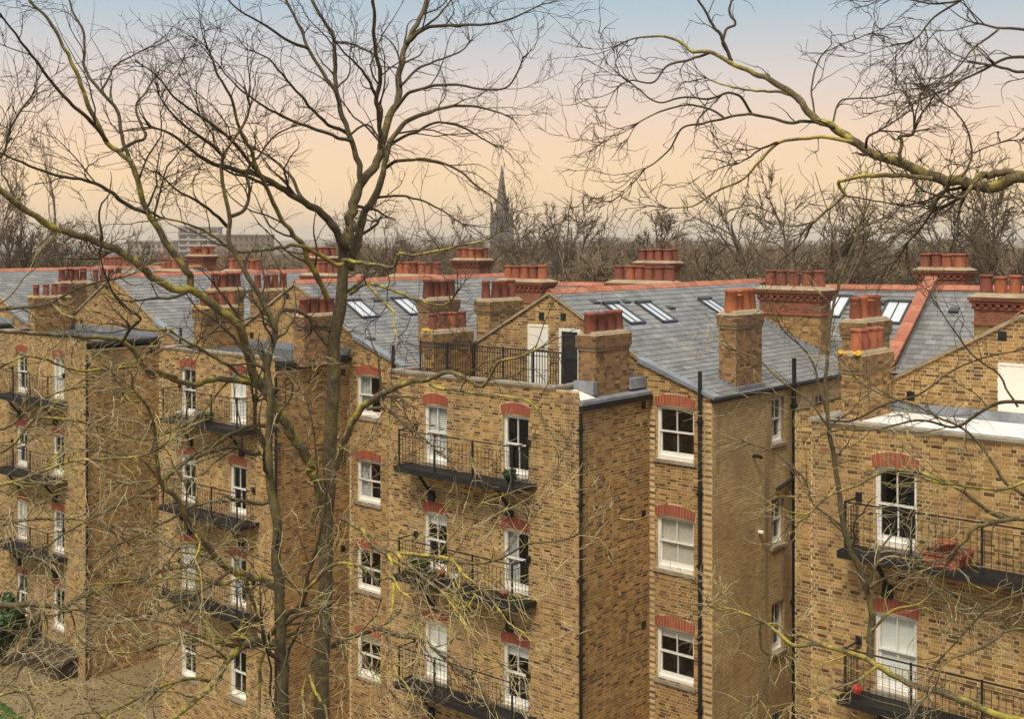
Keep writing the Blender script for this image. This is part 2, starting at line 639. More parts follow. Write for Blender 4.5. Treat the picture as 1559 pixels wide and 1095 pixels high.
# ------------------------------------------------------------------ terrace frame
W = 22.5
E1 = np.array([0.759, -0.651, 0.0])
E2 = np.array([0.651, 0.759, 0.0])
ROT = math.atan2(-0.651, 0.759)
GZ = 0.0
XW, YB, XR, XL = 6.55, 3.0, 8.41, -1.9
XRIDGE, ZRIDGE, ZEAVE = 3.26, 14.54, 12.06
XKICK, ZKICK = 6.41, 12.81
YM0, YM1, YM2 = 12.15, 15.3, 18.6     # main range: rear wall, ridge, front wall


def zm(s):   # main ridge height falls gently along the street
    return 16 + W * (-0.0711 + 0.0167 * (s + 0.735))


def roof_z(x):
    """outrigger roof height at local x"""
    d = abs(x - XRIDGE)
    if d <= XKICK - XRIDGE:
        return ZRIDGE - 0.55 * d
    return ZKICK - 0.375 * (d - (XKICK - XRIDGE))


class Unit:
    def __init__(self, s0, label, zoff=0.0, group='rear wings of the brick mansion terrace'):
        self.s0 = s0
        p = (s0 * E1 + E2) * W
        self.loc = np.array([p[0], p[1], zoff])
        self.root = empty('mansion_block', (p[0], p[1], zoff), ROT)
        tag(self.root, label, 'building', group)

    def to_world(self, p):
        p = np.asarray(p, float)
        return self.loc + p[..., 0:1] * E1 + p[..., 1:2] * E2 + p[..., 2:3] * np.array([0, 0, 1.0])

    def proj(self, p):
        w = self.to_world(p)
        return CU + FPX * w[..., 0] / w[..., 1], HV + FPX * (CAMZ - w[..., 2]) / w[..., 1], w[..., 1]

    def ray_plane(self, u, v, p0, n):
        """local point where the photo ray meets a local plane"""
        d = np.array([(u - CU) / FPX, 1.0, -(v - HV) / FPX])
        o = np.array([0, 0, CAMZ]) - self.loc
        lo = np.array([o @ E1, o @ E2, o[2]])
        ld = np.array([d @ E1, d @ E2, d[2]])
        p0, n = np.asarray(p0, float), np.asarray(n, float)
        t = ((p0 - lo) @ n) / (ld @ n)
        return lo + t * ld


# ------------------------------------------------------------------ building parts
_win_cache = {}


def window_meshes(w, h):
    key = (w, h)
    if key in _win_cache:
        return _win_cache[key]
    f = MB()
    j, y0, y1 = 0.05, 0.085, 0.20
    f.box(0, j, y0, y1, 0.0, h)
    f.box(w - j, w, y0, y1, 0.0, h)
    f.box(j, w - j, y0, y1, h - 0.05, h)
    f.box(j, w - j, y0 - 0.05, y1, 0.0, 0.085)
    # upper sash (front), lower sash (behind)
    hm = h * 0.52
    s = 0.035
    yu, yl = y0 + 0.012, y0 + 0.055
    for (ya, za, zb, br) in ((yu, hm - 0.02, h - 0.05, 0.042), (yl, 0.085, hm + 0.02, 0.10)):
        f.box(j, j + s, ya, ya + 0.04, za, zb)
        f.box(w - j - s, w - j, ya, ya + 0.04, za, zb)
        f.box(j + s, w - j - s, ya, ya + 0.04, zb - 0.04, zb)
        f.box(j + s, w - j - s, ya, ya + 0.04, za, za + br)
        f.box(w / 2 - 0.012, w / 2 + 0.012, ya, ya + 0.04, za + br, zb - 0.04)
    fm = f.mesh('window')
    fm.materials.append(M['white'])
    panes = []
    for (ya, za, zb, br) in ((yu, hm - 0.02, h - 0.05, 0.042), (yl, 0.085, hm + 0.02, 0.10)):
        for xa, xb in ((j + s, w / 2 - 0.012), (w / 2 + 0.012, w - j - s)):
            p = MB()
            p.box(xa, xb, ya + 0.016, ya + 0.022, za + br, zb - 0.04)
            me = p.mesh('pane')
            me.materials.append(M['glass'])
            panes.append(me)
    si = MB()
    si.box(-0.07, w + 0.07, -0.055, 0.13, -0.085, -0.002)
    sm = si.mesh('sill')
    sm.materials.append(M['stone'])
    # segmental arch of voussoirs
    am = MB()
    nb = max(9, int(round((w + 0.1) / 0.085)))
    wa, rise, ah = w / 2 + 0.06, 0.10, 0.23
    for i in range(nb):
        a, b_ = -1 + 2 * i / nb, -1 + 2 * (i + 1) / nb
        a += 0.012
        b_ -= 0.012
        pts = []
        for y in (0.03, -0.011):
            for q, top in ((a, 0), (b_, 0), (b_, 1), (a, 1)):
                x = w / 2 + q * wa * (1.0 if top else 0.97)
                z = h - 0.012 + (rise * 0.45 * (1 - q * q) if not top else ah + rise * (1 - q * q))
                pts.append((x, y, z))
        am.hexa(pts, 0.3 + 0.5 * random.random())
    ame = am.mesh('arch')
    ame.materials.append(M['arch'])
    ro = MB()
    d = 0.95
    ro.quad((0.0, d, 0), (w, d, 0), (w, d, h), (0, d, h))
    ro.quad((0, 0.2, 0), (0, d, 0), (0, d, h), (0, 0.2, h))
    ro.quad((w, d, 0), (w, 0.2, 0), (w, 0.2, h), (w, d, h))
    ro.quad((0, 0.2, 0), (w, 0.2, 0), (w, d, 0), (0, d, 0))
    ro.quad((0, d, h), (w, d, h), (w, 0.2, h), (0, 0.2, h))
    # a few dim shapes in the room
    ro.box(w * 0.1, w * 0.35, 0.6, 0.9, 0.02, h * 0.35)
    ro.box(w * 0.6, w * 0.9, 0.7, 0.93, 0.02, h * 0.55)
    _win_cache[key] = (fm, panes, sm, ame, ro)
    return _win_cache[key]


_room_cache = {}


def add_window(parent, loc, w, h, rz=0.0, style='dark', arch=True, sill=True, label=None):
    fm, panes, sm, ame, ro = window_meshes(w, h)
    win = obj('window', fm, parent, loc, rz)
    if label:
        win['label'] = label
    for p in panes:
        obj('pane', p, win)
    if sill:
        obj('sill', sm, win)
    if arch:
        obj('arch', ame, win)
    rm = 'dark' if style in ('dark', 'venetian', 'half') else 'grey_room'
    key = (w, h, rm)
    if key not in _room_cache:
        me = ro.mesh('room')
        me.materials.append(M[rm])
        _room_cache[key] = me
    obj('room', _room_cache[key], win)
    if style in ('blind', 'frost', 'half', 'curtain', 'venetian', 'shutter'):
        bk = (w, h, style)
        if bk not in _room_cache:
            mb = MB()
            if style == 'venetian':
                n = int((h - 0.2) / 0.055)
                for i in range(n):
                    z = 0.12 + i * 0.055
                    mb.hexa([(0.06, 0.185, z), (w - 0.06, 0.185, z), (w - 0.06, 0.187, z), (0.06, 0.187, z),
                             (0.06, 0.20, z + 0.028), (w - 0.06, 0.20, z + 0.028), (w - 0.06, 0.202, z + 0.028), (0.06, 0.202, z + 0.028)])
                mat = 'blind'
            elif style == 'half':
                mb.box(0.05, w - 0.05, 0.19, 0.195, h * 0.78, h - 0.03)
                mat = 'blind'
            elif style == 'curtain':
                xs = np.linspace(0.05, w * 0.45, 9)
                for i in range(8):
                    ya, yb = 0.2 + 0.025 * (i % 2), 0.2 + 0.025 * ((i + 1) % 2)
                    mb.quad((xs[i], ya, 0.05), (xs[i + 1], yb, 0.05), (xs[i + 1], yb, h), (xs[i], ya, h))
                mat = 'curtain'
            else:
                mb.box(0.05, w - 0.05, 0.19, 0.195, 0.05, h - 0.03)
                mat = {'blind': 'blind', 'frost': 'frost', 'shutter': 'blind'}[style]
                if style == 'shutter':
                    for k in (0.28, 0.5, 0.72):
                        mb.box(w * k - 0.012, w * k + 0.012, 0.175, 0.19, 0.08, h - 0.05)
            me = mb.mesh('blind')
            me.materials.append(M[mat])
            _room_cache[bk] = me
        obj('blind', _room_cache[bk], win)
    return win


def pot_mesh(r, h, t, kind=0):
    mb = MB()
    if kind == 0:      # plain roll-top
        prof = [(r * 1.05, 0), (r * 0.98, h * 0.1), (r * 0.90, h * 0.8), (r * 0.92, h * 0.86), (r * 1.06, h * 0.88), (r * 1.06, h * 0.97), (r * 0.98, h), (r * 0.78, h), (r * 0.76, h * 0.5)]
    elif kind == 1:    # louvred
        prof = [(r * 1.0, 0), (r * 0.95, h * 0.7), (r * 1.08, h * 0.72), (r * 1.08, h * 0.77), (r * 0.93, h * 0.79), (r * 0.93, h * 0.86), (r * 1.1, h * 0.9), (r * 1.1, h), (r * 0.8, h), (r * 0.78, h * 0.5)]
    else:              # tapered
        prof = [(r * 1.2, 0), (r * 0.95, h * 0.82), (r * 1.08, h * 0.85), (r * 1.08, h * 0.96), (r * 1.0, h), (r * 0.78, h), (r * 0.76, h * 0.5)]
    mb.lathe((0, 0, 0), prof, 14, t)
    n = len(mb.v)
    mb.lathe((0, 0, 0), [(r * 0.78, h * 0.55), (0.001, h * 0.55)], 14, t)
    me = mb.mesh('chimney_pot')
    me.polygons.foreach_set('use_smooth', np.ones(len(me.polygons), bool))
    me.materials.append(M['pot'])
    return me


_pots = [[pot_mesh(0.125, 0.52, t, k) for t in (0.15, 0.35, 0.55, 0.75, 0.95)] for k in range(3)]


def stack(unit, x0, x1, y0, y1, zb, zt, style='stock', pots=(4, 1), pot_h=1.0, tone=None, pot_w=1.0, pkind=2, label=None, slopex=False, pot_pos=None, lichen=False, detail=True):
    mb = MB()
    mb.box(x0, x1, y0, y1, zb, zt)
    o = mb.build('chimney_stack', M['mortar_dark' if style != 'pale' else 'mortar'], unit.root)
    if label:
        o['label'] = label
    rng = np.random.default_rng(int(abs(x0 * 91 + y0 * 57 + zt * 13 + unit.s0 * 1000)))
    base = 'brick_brown' if style == 'brown' else 'brick'
    zred = zt - 0.82 if style == 'red' else zt + 1
    sides = [((x0, y0, 0), (1, 0, 0), (0, -1, 0), x1 - x0), ((x1, y0, 0), (0, 1, 0), (1, 0, 0), y1 - y0),
             ((x1, y1, 0), (-1, 0, 0), (0, 1, 0), x1 - x0), ((x0, y1, 0), (0, -1, 0), (-1, 0, 0), y1 - y0)]
    for part, zz0, zz1 in ((base, zb, min(zred, zt)), ('brick_red', zred, zt)):
        if zz1 - zz0 < 0.1:
            continue
        allv = [bricks_to_boxes(brick_rows(wd, zz0, zz1 + 0.001), O, U, Nn, rng=rng) for O, U, Nn, wd in sides]
        allv = np.concatenate(allv)
        me = boxes_mesh('brickwork', allv, brick_tints(len(allv), rng))
        me.materials.append(M[part])
        b_ = obj('brickwork', me, o)
        b_['kind'] = 'stuff'
    # corbelled head
    cap = MB()
    if style == 'red':
        e = 0.05
        cap.box(x0 - e, x1 + e, y0 - e, y1 + e, zred - 0.02, zred + 0.05, 0.9)
        cap.box(x0 - e, x1 + e, y0 - e, y1 + e, zt - 0.40, zt - 0.33, 0.5)
        nd = int((x1 - x0 + 0.2) / 0.22)
        for i in range(nd):   # dentils
            xx = x0 - 0.08 + (i + 0.2) * (x1 - x0 + 0.16) / nd
            cap.box(xx, xx + 0.11, y0 - 0.09, y0, zt - 0.33, zt - 0.24, random.random() * 0.6)
        nd = max(2, int((y1 - y0 + 0.2) / 0.22))
        for i in range(nd):
            yy = y0 - 0.05 + (i + 0.2) * (y1 - y0 + 0.1) / nd
            cap.box(x1, x1 + 0.09, yy, yy + 0.11, zt - 0.33, zt - 0.24, random.random() * 0.6)
        cap.box(x0 - 0.10, x1 + 0.10, y0 - 0.10, y1 + 0.10, zt - 0.24, zt - 0.16, 0.3)
        cap.box(x0 - 0.14, x1 + 0.14, y0 - 0.14, y1 + 0.14, zt - 0.16, zt - 0.06, 0.2)
        cap.build('corbel_course', M['brick_red'], o)
        e = 0.15
    else:
        cap.box(x0 - 0.028, x1 + 0.028, y0 - 0.028, y1 + 0.028, zt - 0.42, zt - 0.34, 0.3)
        cap.box(x0 - 0.05, x1 + 0.05, y0 - 0.05, y1 + 0.05, zt - 0.338, zt - 0.06, 0.3)
        cap.build('corbel_course', M['mortar_dark'], o)
        rr = [(x0 - 0.05, y0 - 0.05, (1, 0, 0), (0, -1, 0), x1 - x0 + 0.1), (x1 + 0.05, y0 - 0.05, (0, 1, 0), (1, 0, 0), y1 - y0 + 0.1)]
        allv = np.concatenate([bricks_to_boxes(brick_rows(wd, zt - 0.36, zt - 0.03), (xx, yy, 0), U, Nn, rng=rng) for xx, yy, U, Nn, wd in rr])
        me = boxes_mesh('head_course', allv, brick_tints(len(allv), rng) * 0.6)
        me.materials.append(M[base])
        b_ = obj('head_course', me, o)
        b_['kind'] = 'stuff'
        e = 0.05
    fl = MB()
    fl.hexa([(x0 - e, y0 - e, zt - 0.06), (x1 + e, y0 - e, zt - 0.06), (x1 + e, y1 + e, zt - 0.06), (x0 - e, y1 + e, zt - 0.06),
             (x0 + 0.06, y0 + 0.06, zt + 0.05), (x1 - 0.06, y0 + 0.06, zt + 0.05), (x1 - 0.06, y1 - 0.06, zt + 0.05), (x0 + 0.06, y1 - 0.06, zt + 0.05)])
    fl.build('flaunching', M['cement'], o)
    nx, ny = pots
    for i in range(nx):
        for j in range(ny):
            xx = x0 + (i + 0.5) * (x1 - x0) / nx
            yy = y0 + (j + 0.5) * (y1 - y0) / ny
            me = _pots[pkind if rng.uniform() < 0.8 else int(rng.integers(0, 3))][int(rng.integers(0, 5)) if tone is None else int(np.clip(tone + rng.integers(-1, 2), 0, 4))]
            p = obj('chimney_pot', me, o, (xx + rng.normal(0, 0.015), yy + rng.normal(0, 0.015), zt + 0.02), rng.uniform(0, 6))
            s = rng.uniform(0.96, 1.04)
            p.scale = (s * pot_w, s * pot_w, pot_h * rng.uniform(0.95, 1.05))
    if lichen:
        lm = MB()
        for i in range(26):
            c = (x0 + rng.uniform(-0.06, 0.42), y0 + rng.uniform(-0.07, 0.25), zt - 0.03 + rng.uniform(0, 0.07))
            r = rng.uniform(0.03, 0.07)
            lm.lathe(c, [(r, 0), (r * 0.8, r * 0.5), (0.002, r * 0.75)], 7)
        lm.build('lichen_patch', M['yellowlichen'], o)
    return o


# slates -----------------------------------------------------------
def slate_slope(unit, P00, P10, P11, P01, roof, cand, rowh=0.23, wid=0.31, clip=None):
    """eave-left, eave-right, top-right, top-left (local). Adds candidate slates to cand list (center, ax, up, n, w, h, tint)."""
    P00, P10, P11, P01 = (np.asarray(p, float) for p in (P00, P10, P11, P01))
    Lw = np.linalg.norm(P10 - P00)
    Lh = np.linalg.norm(P01 - P00)
    nr = max(1, int(round(Lh / rowh)))
    nc = int(math.ceil(Lw / wid))
    ax = (P10 - P00) / Lw
    for r in range(nr):
        v = r / nr
        A = P00 + (P01 - P00) * v
        B = P10 + (P11 - P10) * v
        up = (P01 - P00) / Lh
        off = (0.5 if r % 2 else 0.0)
        rw = np.linalg.norm(B - A)
        for c_ in range(-1, nc + 1):
            a = (c_ + off) * wid
            b_ = a + wid - 0.006
            a, b_ = max(a, 0), min(b_, rw)
            if b_ - a < 0.08:
                continue
            base = A + (B - A) / rw * (a + b_) / 2
            if clip and not clip(base):
                continue
            cand.append((base, (B - A) / rw, up, b_ - a, Lh / nr, random.random()))


def emit_slates(unit, roof, cand, limit, min_px=6.0):
    if not cand:
        return
    base = np.array([c[0] for c in cand])
    u, v, Y = unit.proj(base)
    vis = (u > -5) & (u < 1564) & (v > 380) & (v < 1095)
    wpx = FPX * 0.34 / Y
    score = np.where(vis, wpx, 0) * np.array([1.0 if c[3] > 0.27 else 0.3 for c in cand])
    order = np.argsort(-score)
    chosen = set(int(i) for i in order[:limit] if score[i] > min_px)

    def box(c, w=None):
        p, ax, up, wd, h, t = c
        n = np.cross(ax, up)
        n = n / np.linalg.norm(n)
        th = 0.012
        lift = 0.018
        lo = p + n * lift
        hi = p + up * (h * 1.18) + n * 0.002
        hx = ax * wd / 2
        return np.array([lo - hx - n * th, lo + hx - n * th, hi + hx - n * th, hi - hx - n * th, lo - hx, lo + hx, hi + hx, hi - hx])
    rest = [c for i, c in enumerate(cand) if i not in chosen]
    if rest:
        vs = np.array([box(c) for c in rest])
        me = boxes_mesh('slating', vs, np.array([c[5] for c in rest]))
        me.materials.append(M['slate'])
        o = obj('slating', me, roof)
        o['kind'] = 'stuff'
    cache = {}
    for i in sorted(chosen):
        p, ax, up, wd, h, t = cand[i]
        ti = int(t * 12)
        key = (round(wd, 2), round(h, 3), ti)
        if key not in cache:
            loc = box((np.zeros(3), np.array([1.0, 0, 0]), np.array([0, 1.0, 0]), wd, h, t))
            me = boxes_mesh('slate', loc[None], np.array([(ti + 0.5) / 12]))
            me.materials.append(M['slate'])
            cache[key] = me
        n = np.cross(ax, up)
        n /= np.linalg.norm(n)
        u2 = np.cross(n, ax)
        mt = Matrix((ax, u2, n)).transposed()
        obj('slate', cache[key], roof, p, quat=mt.to_quaternion())


def ridge_tiles(unit, roof, A, B, r=0.13, step=0.42, slopes=(0.55, 0.55), individual=True):
    """angular red ridge tiles from A to B"""
    A, B = np.asarray(A, float), np.asarray(B, float)
    L = np.linalg.norm(B - A)
    n = max(1, int(round(L / step)))
    d = (B - A) / L
    s = np.cross(d, (0, 0, 1.0))
    s /= np.linalg.norm(s)
    z = np.array([0, 0, 1.0])
    meshes = []
    for k in range(4):
        mb = MB()
        ll = L / n
        prof = [(-r * 1.25, -0.62 * r * 1.25 * 1.0), (-r * 0.35, 0.0), (0, 0.035), (r * 0.35, 0.0), (r * 1.25, -0.62 * r * 1.25)]
        e = 0.006
        for i in range(4):
            (a, za), (b_, zb) = prof[i], prof[i + 1]
            # local: x along ridge, y across
            mb.hexa([(e, a, za - 0.03), (ll - e, a, za - 0.03), (ll - e, b_, zb - 0.03), (e, b_, zb - 0.03),
                     (e, a, za + 0.012), (ll - e, a, za + 0.012), (ll - e, b_, zb + 0.012), (e, b_, zb + 0.012)], (k + 0.5) / 4)
        me = mb.mesh('ridge_tile')
        me.materials.append(M['ridge'])
        meshes.append(me)
    mt = Matrix((d, -s, np.cross(d, -s))).transposed()
    q = mt.to_quaternion()
    for i in range(n):
        o = obj('ridge_tile', meshes[random.randrange(4)], roof, A + d * (i * L / n) + z * random.uniform(-0.006, 0.006), quat=q)


def place_on_slope(unit, name, u, v, p0, nrm, ax, up, make, parent):
    p = unit.ray_plane(u, v, p0, nrm)
    ax, up, nrm = (np.asarray(q, float) / np.linalg.norm(q) for q in (ax, up, nrm))
    mt = Matrix((ax, up, nrm)).transposed()
    return make(parent, p, mt.to_quaternion())


_sky_cache = {}


def skylight(w, h):
    def mk(parent, p, q):
        key = (w, h)
        if key not in _sky_cache:
            f = MB()
            b_ = 0.07
            f.box(-w / 2, w / 2, -h / 2, -h / 2 + b_, 0.0, 0.09)
            f.box(-w / 2, w / 2, h / 2 - b_ * 1.3, h / 2, 0.0, 0.12)
            f.box(-w / 2, -w / 2 + b_, -h / 2, h / 2, 0.0, 0.085)
            f.box(w / 2 - b_, w / 2, -h / 2, h / 2, 0.0, 0.085)
            f.box(-0.02, 0.02, -h / 2 + b_, h / 2 - b_, 0.0, 0.075)
            fm = f.mesh('skylight')
            fm.materials.append(M['skyframe'])
            ps = []
            for a, c in ((-w / 2 + b_, -0.02), (0.02, w / 2 - b_)):
                g = MB()
                g.box(a, c, -h / 2 + b_, h / 2 - b_ * 1.3, 0.03, 0.055)
                gm = g.mesh('pane')
                gm.materials.append(M['sky_toned_glass'])
                ps.append(gm)
            l = MB()
            l.box(-w / 2 - 0.1, w / 2 + 0.1, -h / 2 - 0.22, -h / 2, 0.012, 0.026)
            lm = l.mesh('flashing')
            lm.materials.append(M['lead'])
            _sky_cache[key] = (fm, ps, lm)
        fm, ps, lm = _sky_cache[key]
        o = obj('skylight', fm, parent, p, quat=q)
        for g in ps:
            obj('pane', g, o)
        obj('flashing', lm, o)
        return o
    return mk


def _vent_mesh():
    f = MB()
    f.hexa([(-0.16, -0.13, 0), (0.16, -0.13, 0), (0.16, 0.13, 0), (-0.16, 0.13, 0), (-0.14, -0.12, 0.09), (0.14, -0.12, 0.09), (0.14, 0.12, 0.03), (-0.14, 0.12, 0.03)])
    me = f.mesh('roof_vent')
    me.materials.append(M['skyframe'])
    return me


VENT = _vent_mesh()


def roof_vent(parent, p, q):
    return obj('roof_vent', VENT, parent, p, quat=q)


def _airbrick_mesh():
    f = MB()
    f.box(-0.09, 0.09, -0.012, 0.01, -0.10, 0.10)
    for i in range(4):
        f.box(-0.08, 0.08, -0.017, -0.012, -0.085 + i * 0.045, -0.06 + i * 0.045)
    me = f.mesh('air_vent')
    me.materials.append(M['black'])
    return me


AIRV = _airbrick_mesh()


def pipe(unit, x, y, z0, z1, r=0.05, bends=None, nx=(1, 0)):
    mb = MB()
    pts = bends or [(x, y, z0), (x, y, z1)]
    mb.tube(pts, r, 10)
    z = z0 + 0.6
    while z < z1 - 0.4:
        mb.tube([(x, y, z), (x, y, z + 0.1)], r * 1.35, 10)
        mb.box(x - r * 1.2 - 0.05 * abs(nx[1]), x + r * 1.2 + 0.05 * abs(nx[1]), y - r * 1.2 - 0.05 * abs(nx[0]), y + r * 1.2 + 0.05 * abs(nx[0]), z + 0.03, z + 0.07)
        z += 1.8
    return mb.build('drainpipe', M['black'], unit.root)


def balcony(unit, x0, x1, zf, depth=0.65, dense=True, label=None):
    """iron balcony on the wing front: slab, railing, brackets"""
    s = MB()
    s.box(x0 - 0.12, x1 + 0.22, -depth - 0.06, -0.012, zf - 0.07, zf)
    s.box(x0 - 0.12, x1 + 0.22, -depth - 0.09, -depth - 0.062, zf - 0.12, zf + 0.02)
    s.box(x0 - 0.15, x0 - 0.122, -depth - 0.06, -0.012, zf - 0.12, zf + 0.02)
    s.box(x1 + 0.222, x1 + 0.25, -depth - 0.06, -0.012, zf - 0.12, zf + 0.02)
    o = s.build('balcony', M['rust'], unit.root)
    if label:
        o['label'] = label
    zr = zf + 0.98
    r = MB()
    runs = [((x0, -depth), (x1, -depth)), ((x0, -0.02), (x0, -depth)), ((x1, -depth), (x1, -0.02))]
    for (a, b_) in runs:
        A, B = np.array([a[0], a[1], 0]), np.array([b_[0], b_[1], 0])
        for z, w in ((zr, 0.034), (zr - 0.13, 0.016), (zf + 0.09, 0.018)):
            r.bar(A + (0, 0, z), B + (0, 0, z), w, w * 0.7)
        L = np.linalg.norm(B - A)
        n = max(2, int(L / 0.125))
        for i in range(1, n):
            p = A + (B - A) * i / n
            r.bar(p + (0, 0, zf + 0.09), p + (0, 0, zr - 0.13), 0.009)
        # thin horizontal wires of the mesh infill
        for k in range(1, 6):
            z = zf + 0.09 + k * (zr - 0.22 - zf) / 6
            r.bar(A + (0, 0, z), B + (0, 0, z), 0.005)
    r.build('railing', M['rust'], o)
    n = 4
    for i in range(n):
        p = (x0 + (x1 - x0) * i / (n - 1), -depth)
        q = MB()
        q.bar((p[0], p[1], zf), (p[0], p[1], zr + 0.03), 0.038)
        q.lathe((p[0], p[1], zf + 0.42), [(0.001, 0), (0.038, 0.03), (0.001, 0.06)], 8)
        q.build('post', M['rust'], o)
    for xx in (x0 + 0.6, x1 - 0.6):
        k = MB()
        k.bar((xx, -depth * 0.85, zf - 0.12), (xx, -0.06, zf - 0.72), 0.06)
        k.box(xx - 0.1, xx + 0.1, -0.09, -0.01, zf - 0.92, zf - 0.66)
        k.build('bracket', M['rust'], o)
    # wall brackets of the top rail
    for xx in (x0, x1):
        k = MB()
        k.box(xx - 0.06, xx + 0.06, -0.06, -0.01, zr - 0.08, zr + 0.09)
        k.build('wall_bracket', M['black'], o)
    return o


def build_unit(s0, label, zoff=0.0, nbrick=0, nslate=0, styles=None, terrace='railed', strip_styles=None, x_left=-3.25, x_right=8.9, main_left=-3.25,
               chims=True, balc=True, c1=True, dsh=0.9, XW=6.55, xcols=(1.32, 4.12), sx=6.76, sills=(10.05, 7.17, 4.29, 1.41), ssills=(10.38, 7.56, 4.72, 1.88)):
    U = Unit(s0, label, zoff)
    root = U.root
    ww, wh = 0.86, 1.55
    wall = MB()
    bricks = []          # (boxes, tints, matname)
    rng = np.random.default_rng(int(abs(s0) * 1000))
    # --- wing front
    ztop = 12.37
    holes = [(x, x + ww, z, z + wh, 0.10, 0.23) for x in xcols for z in sills]
    grid_wall(wall, (0, 0, 0), (1, 0, 0), (0, -1, 0), XW, 0, ztop, holes)
    vs = bricks_to_boxes(brick_rows(XW, 0, ztop, holes), (0, 0, 0), (1, 0, 0), (0, -1, 0), rng=rng)
    bricks.append((vs, brick_tints(len(vs), rng), 'brick'))
    # --- wing right return
    zret = 12.0
    grid_wall(wall, (XW, 0, 0), (0, 1, 0), (1, 0, 0), YB, 0, zret, [])
    vs = bricks_to_boxes(brick_rows(YB, 0, zret, [], phase=0.1), (XW, 0, 0), (0, 1, 0), (1, 0, 0), 0.0016, rng=rng)
    bricks.append((vs, brick_tints(len(vs), rng), 'brick_dull'))
    # wing left side
    grid_wall(wall, (0, YB, 0), (0, -1, 0), (-1, 0, 0), YB, 0, ztop, [])
    # --- gable / strip wall at y = YB, up to the roof line
    sw, sh = 1.12, 1.36
    sholes = [(sx - XL, sx - XL + sw, z, z + sh, 0.10, 0.23) for z in ssills]
    # stepped fill below the slope: flat up to 12.0, gable polygon above
    grid_wall(wall, (XL, YB, 0), (1, 0, 0), (0, -1, 0), XR - XL, 0, 12.0, sholes)
    wall.poly([(XL, YB, 12.0), (XR, YB, 12.0), (XR, YB, ZEAVE), (XKICK, YB, ZKICK - 0.03), (XRIDGE, YB, ZRIDGE - 0.03), (2 * XRIDGE - XKICK, YB, ZKICK - 0.03), (XL, YB, ZEAVE)])

    def gtop(v):
        if v < ZEAVE - 0.02:
            return (0, XR - XL)
        if v < ZKICK - 0.02:
            d = (XKICK - XRIDGE) + (ZKICK - v) / 0.375
        else:
            d = (ZRIDGE - v) / 0.55
        if d <= 0.08:
            return None
        return (XRIDGE - d - XL, XRIDGE + d - XL)
    gh = list(sholes)
    if terrace == 'railed':
        gdoors = [(2.47, 3.2, 11.75, 13.62, 'panel'), (3.58, 4.32, 11.75, 13.58, 'door')]
    elif terrace == 'white':
        gdoors = [(2.77, 3.95, 12.3, 13.52, 'panel')]
    else:
        gdoors = []
    for g in gdoors:
        gh.append((g[0] - XL, g[1] - XL, g[2], g[3]))
    rows = brick_rows(XR - XL, 0, ZRIDGE, gh, gtop)
    keep = ~((rows[:, 0] + XL < XW - 0.05) & (rows[:, 1] + XL > -0.2) & (rows[:, 2] < 11.6))
    rows = rows[keep]
    # toothed quoin at the right corner keeps the stock brick up to the corner
    vs = bricks_to_boxes(rows, (XL, YB, 0), (1, 0, 0), (0, -1, 0), rng=rng)
    tt = brick_tints(len(vs), rng)
    isq = (rows[:, 1] + XL > XR - 0.13)
    kk = np.round(rows[:, 2] / CP).astype(int)
    pal = isq & (kk % 2 == 0)
    bricks.append((vs[~pal], tt[~pal] * 0.92, 'brick'))
    bricks.append((vs[pal], tt[pal] * 0.5 + 0.45, 'brick_pale'))
    # --- right return of the body (pale brick)
    rh = [(6.05 - YB, 6.75 - YB, 10.5, 11.75), (6.05 - YB, 6.75 - YB, 7.75, 9.05), (6.05 - YB, 6.75 - YB, 4.85, 6.2), (6.05 - YB, 6.75 - YB, 2.0, 3.3),
          (8.6 - YB, 9.4 - YB, 10.3, 11.6), (8.6 - YB, 9.4 - YB, 7.6, 9.0)]
    Lr = YM0 - YB
    pw = MB()
    grid_wall(pw, (XR, YB, 0), (0, 1, 0), (1, 0, 0), Lr, 0, ZEAVE, rh)
    pw.build('wall', M['mortar_shadow'], root)
    rows = brick_rows(Lr, 0, ZEAVE, rh)
    vs = bricks_to_boxes(rows, (XR, YB, 0), (0, 1, 0), (1, 0, 0), 0.0013, rng=rng)
    bricks.append((vs, rng.uniform(0, 1, len(vs)), 'brick_pale'))
    # left body wall, main range walls
    grid_wall(wall, (XL, YM0, 0), (0, -1, 0), (-1, 0, 0), Lr, 0, ZEAVE, [])
    grid_wall(wall, (x_left, YM0, 0), (1, 0, 0), (0, -1, 0), x_right - x_left, 0, ZEAVE, [])
    rows = brick_rows(x_right - x_left, 6, ZEAVE, [])
    rows = rows[(rows[:, 1] + x_left < XL) | (rows[:, 0] + x_left > XR)]
    vs = bricks_to_boxes(rows, (x_left, YM0, 0), (1, 0, 0), (0, -1, 0), rng=rng)
    bricks.append((vs, brick_tints(len(vs), rng), 'brick_dull'))
    grid_wall(wall, (x_right, YM2, 0), (-1, 0, 0), (0, 1, 0), x_right - x_left, 0, ZEAVE, [])
    wall.build('wall', M['mortar'], root)
    # individual bricks: the ones that show largest
    if nbrick:
        sc = []
        for gi, (vs, tt, mn) in enumerate(bricks):
            c = vs[:, 4:].mean(1)
            u, v, Y = U.proj(c)
            ua, va, _ = U.proj(vs[:, 4])
            ub, vb, _ = U.proj(vs[:, 6])
            ln = np.abs(ub - ua) + 0.01 * rng.uniform(0, 1, len(ua))
            ok = (u > 4) & (u < 1556) & (v > 380) & (v < 1090)
            for i in np.nonzero(ok)[0]:
                sc.append((ln[i], gi, i))
        sc.sort(reverse=True)
        pick = {}
        for l, gi, i in sc[:nbrick]:
            pick.setdefault(gi, []).append(i)
    else:
        pick = {}
    by = {}
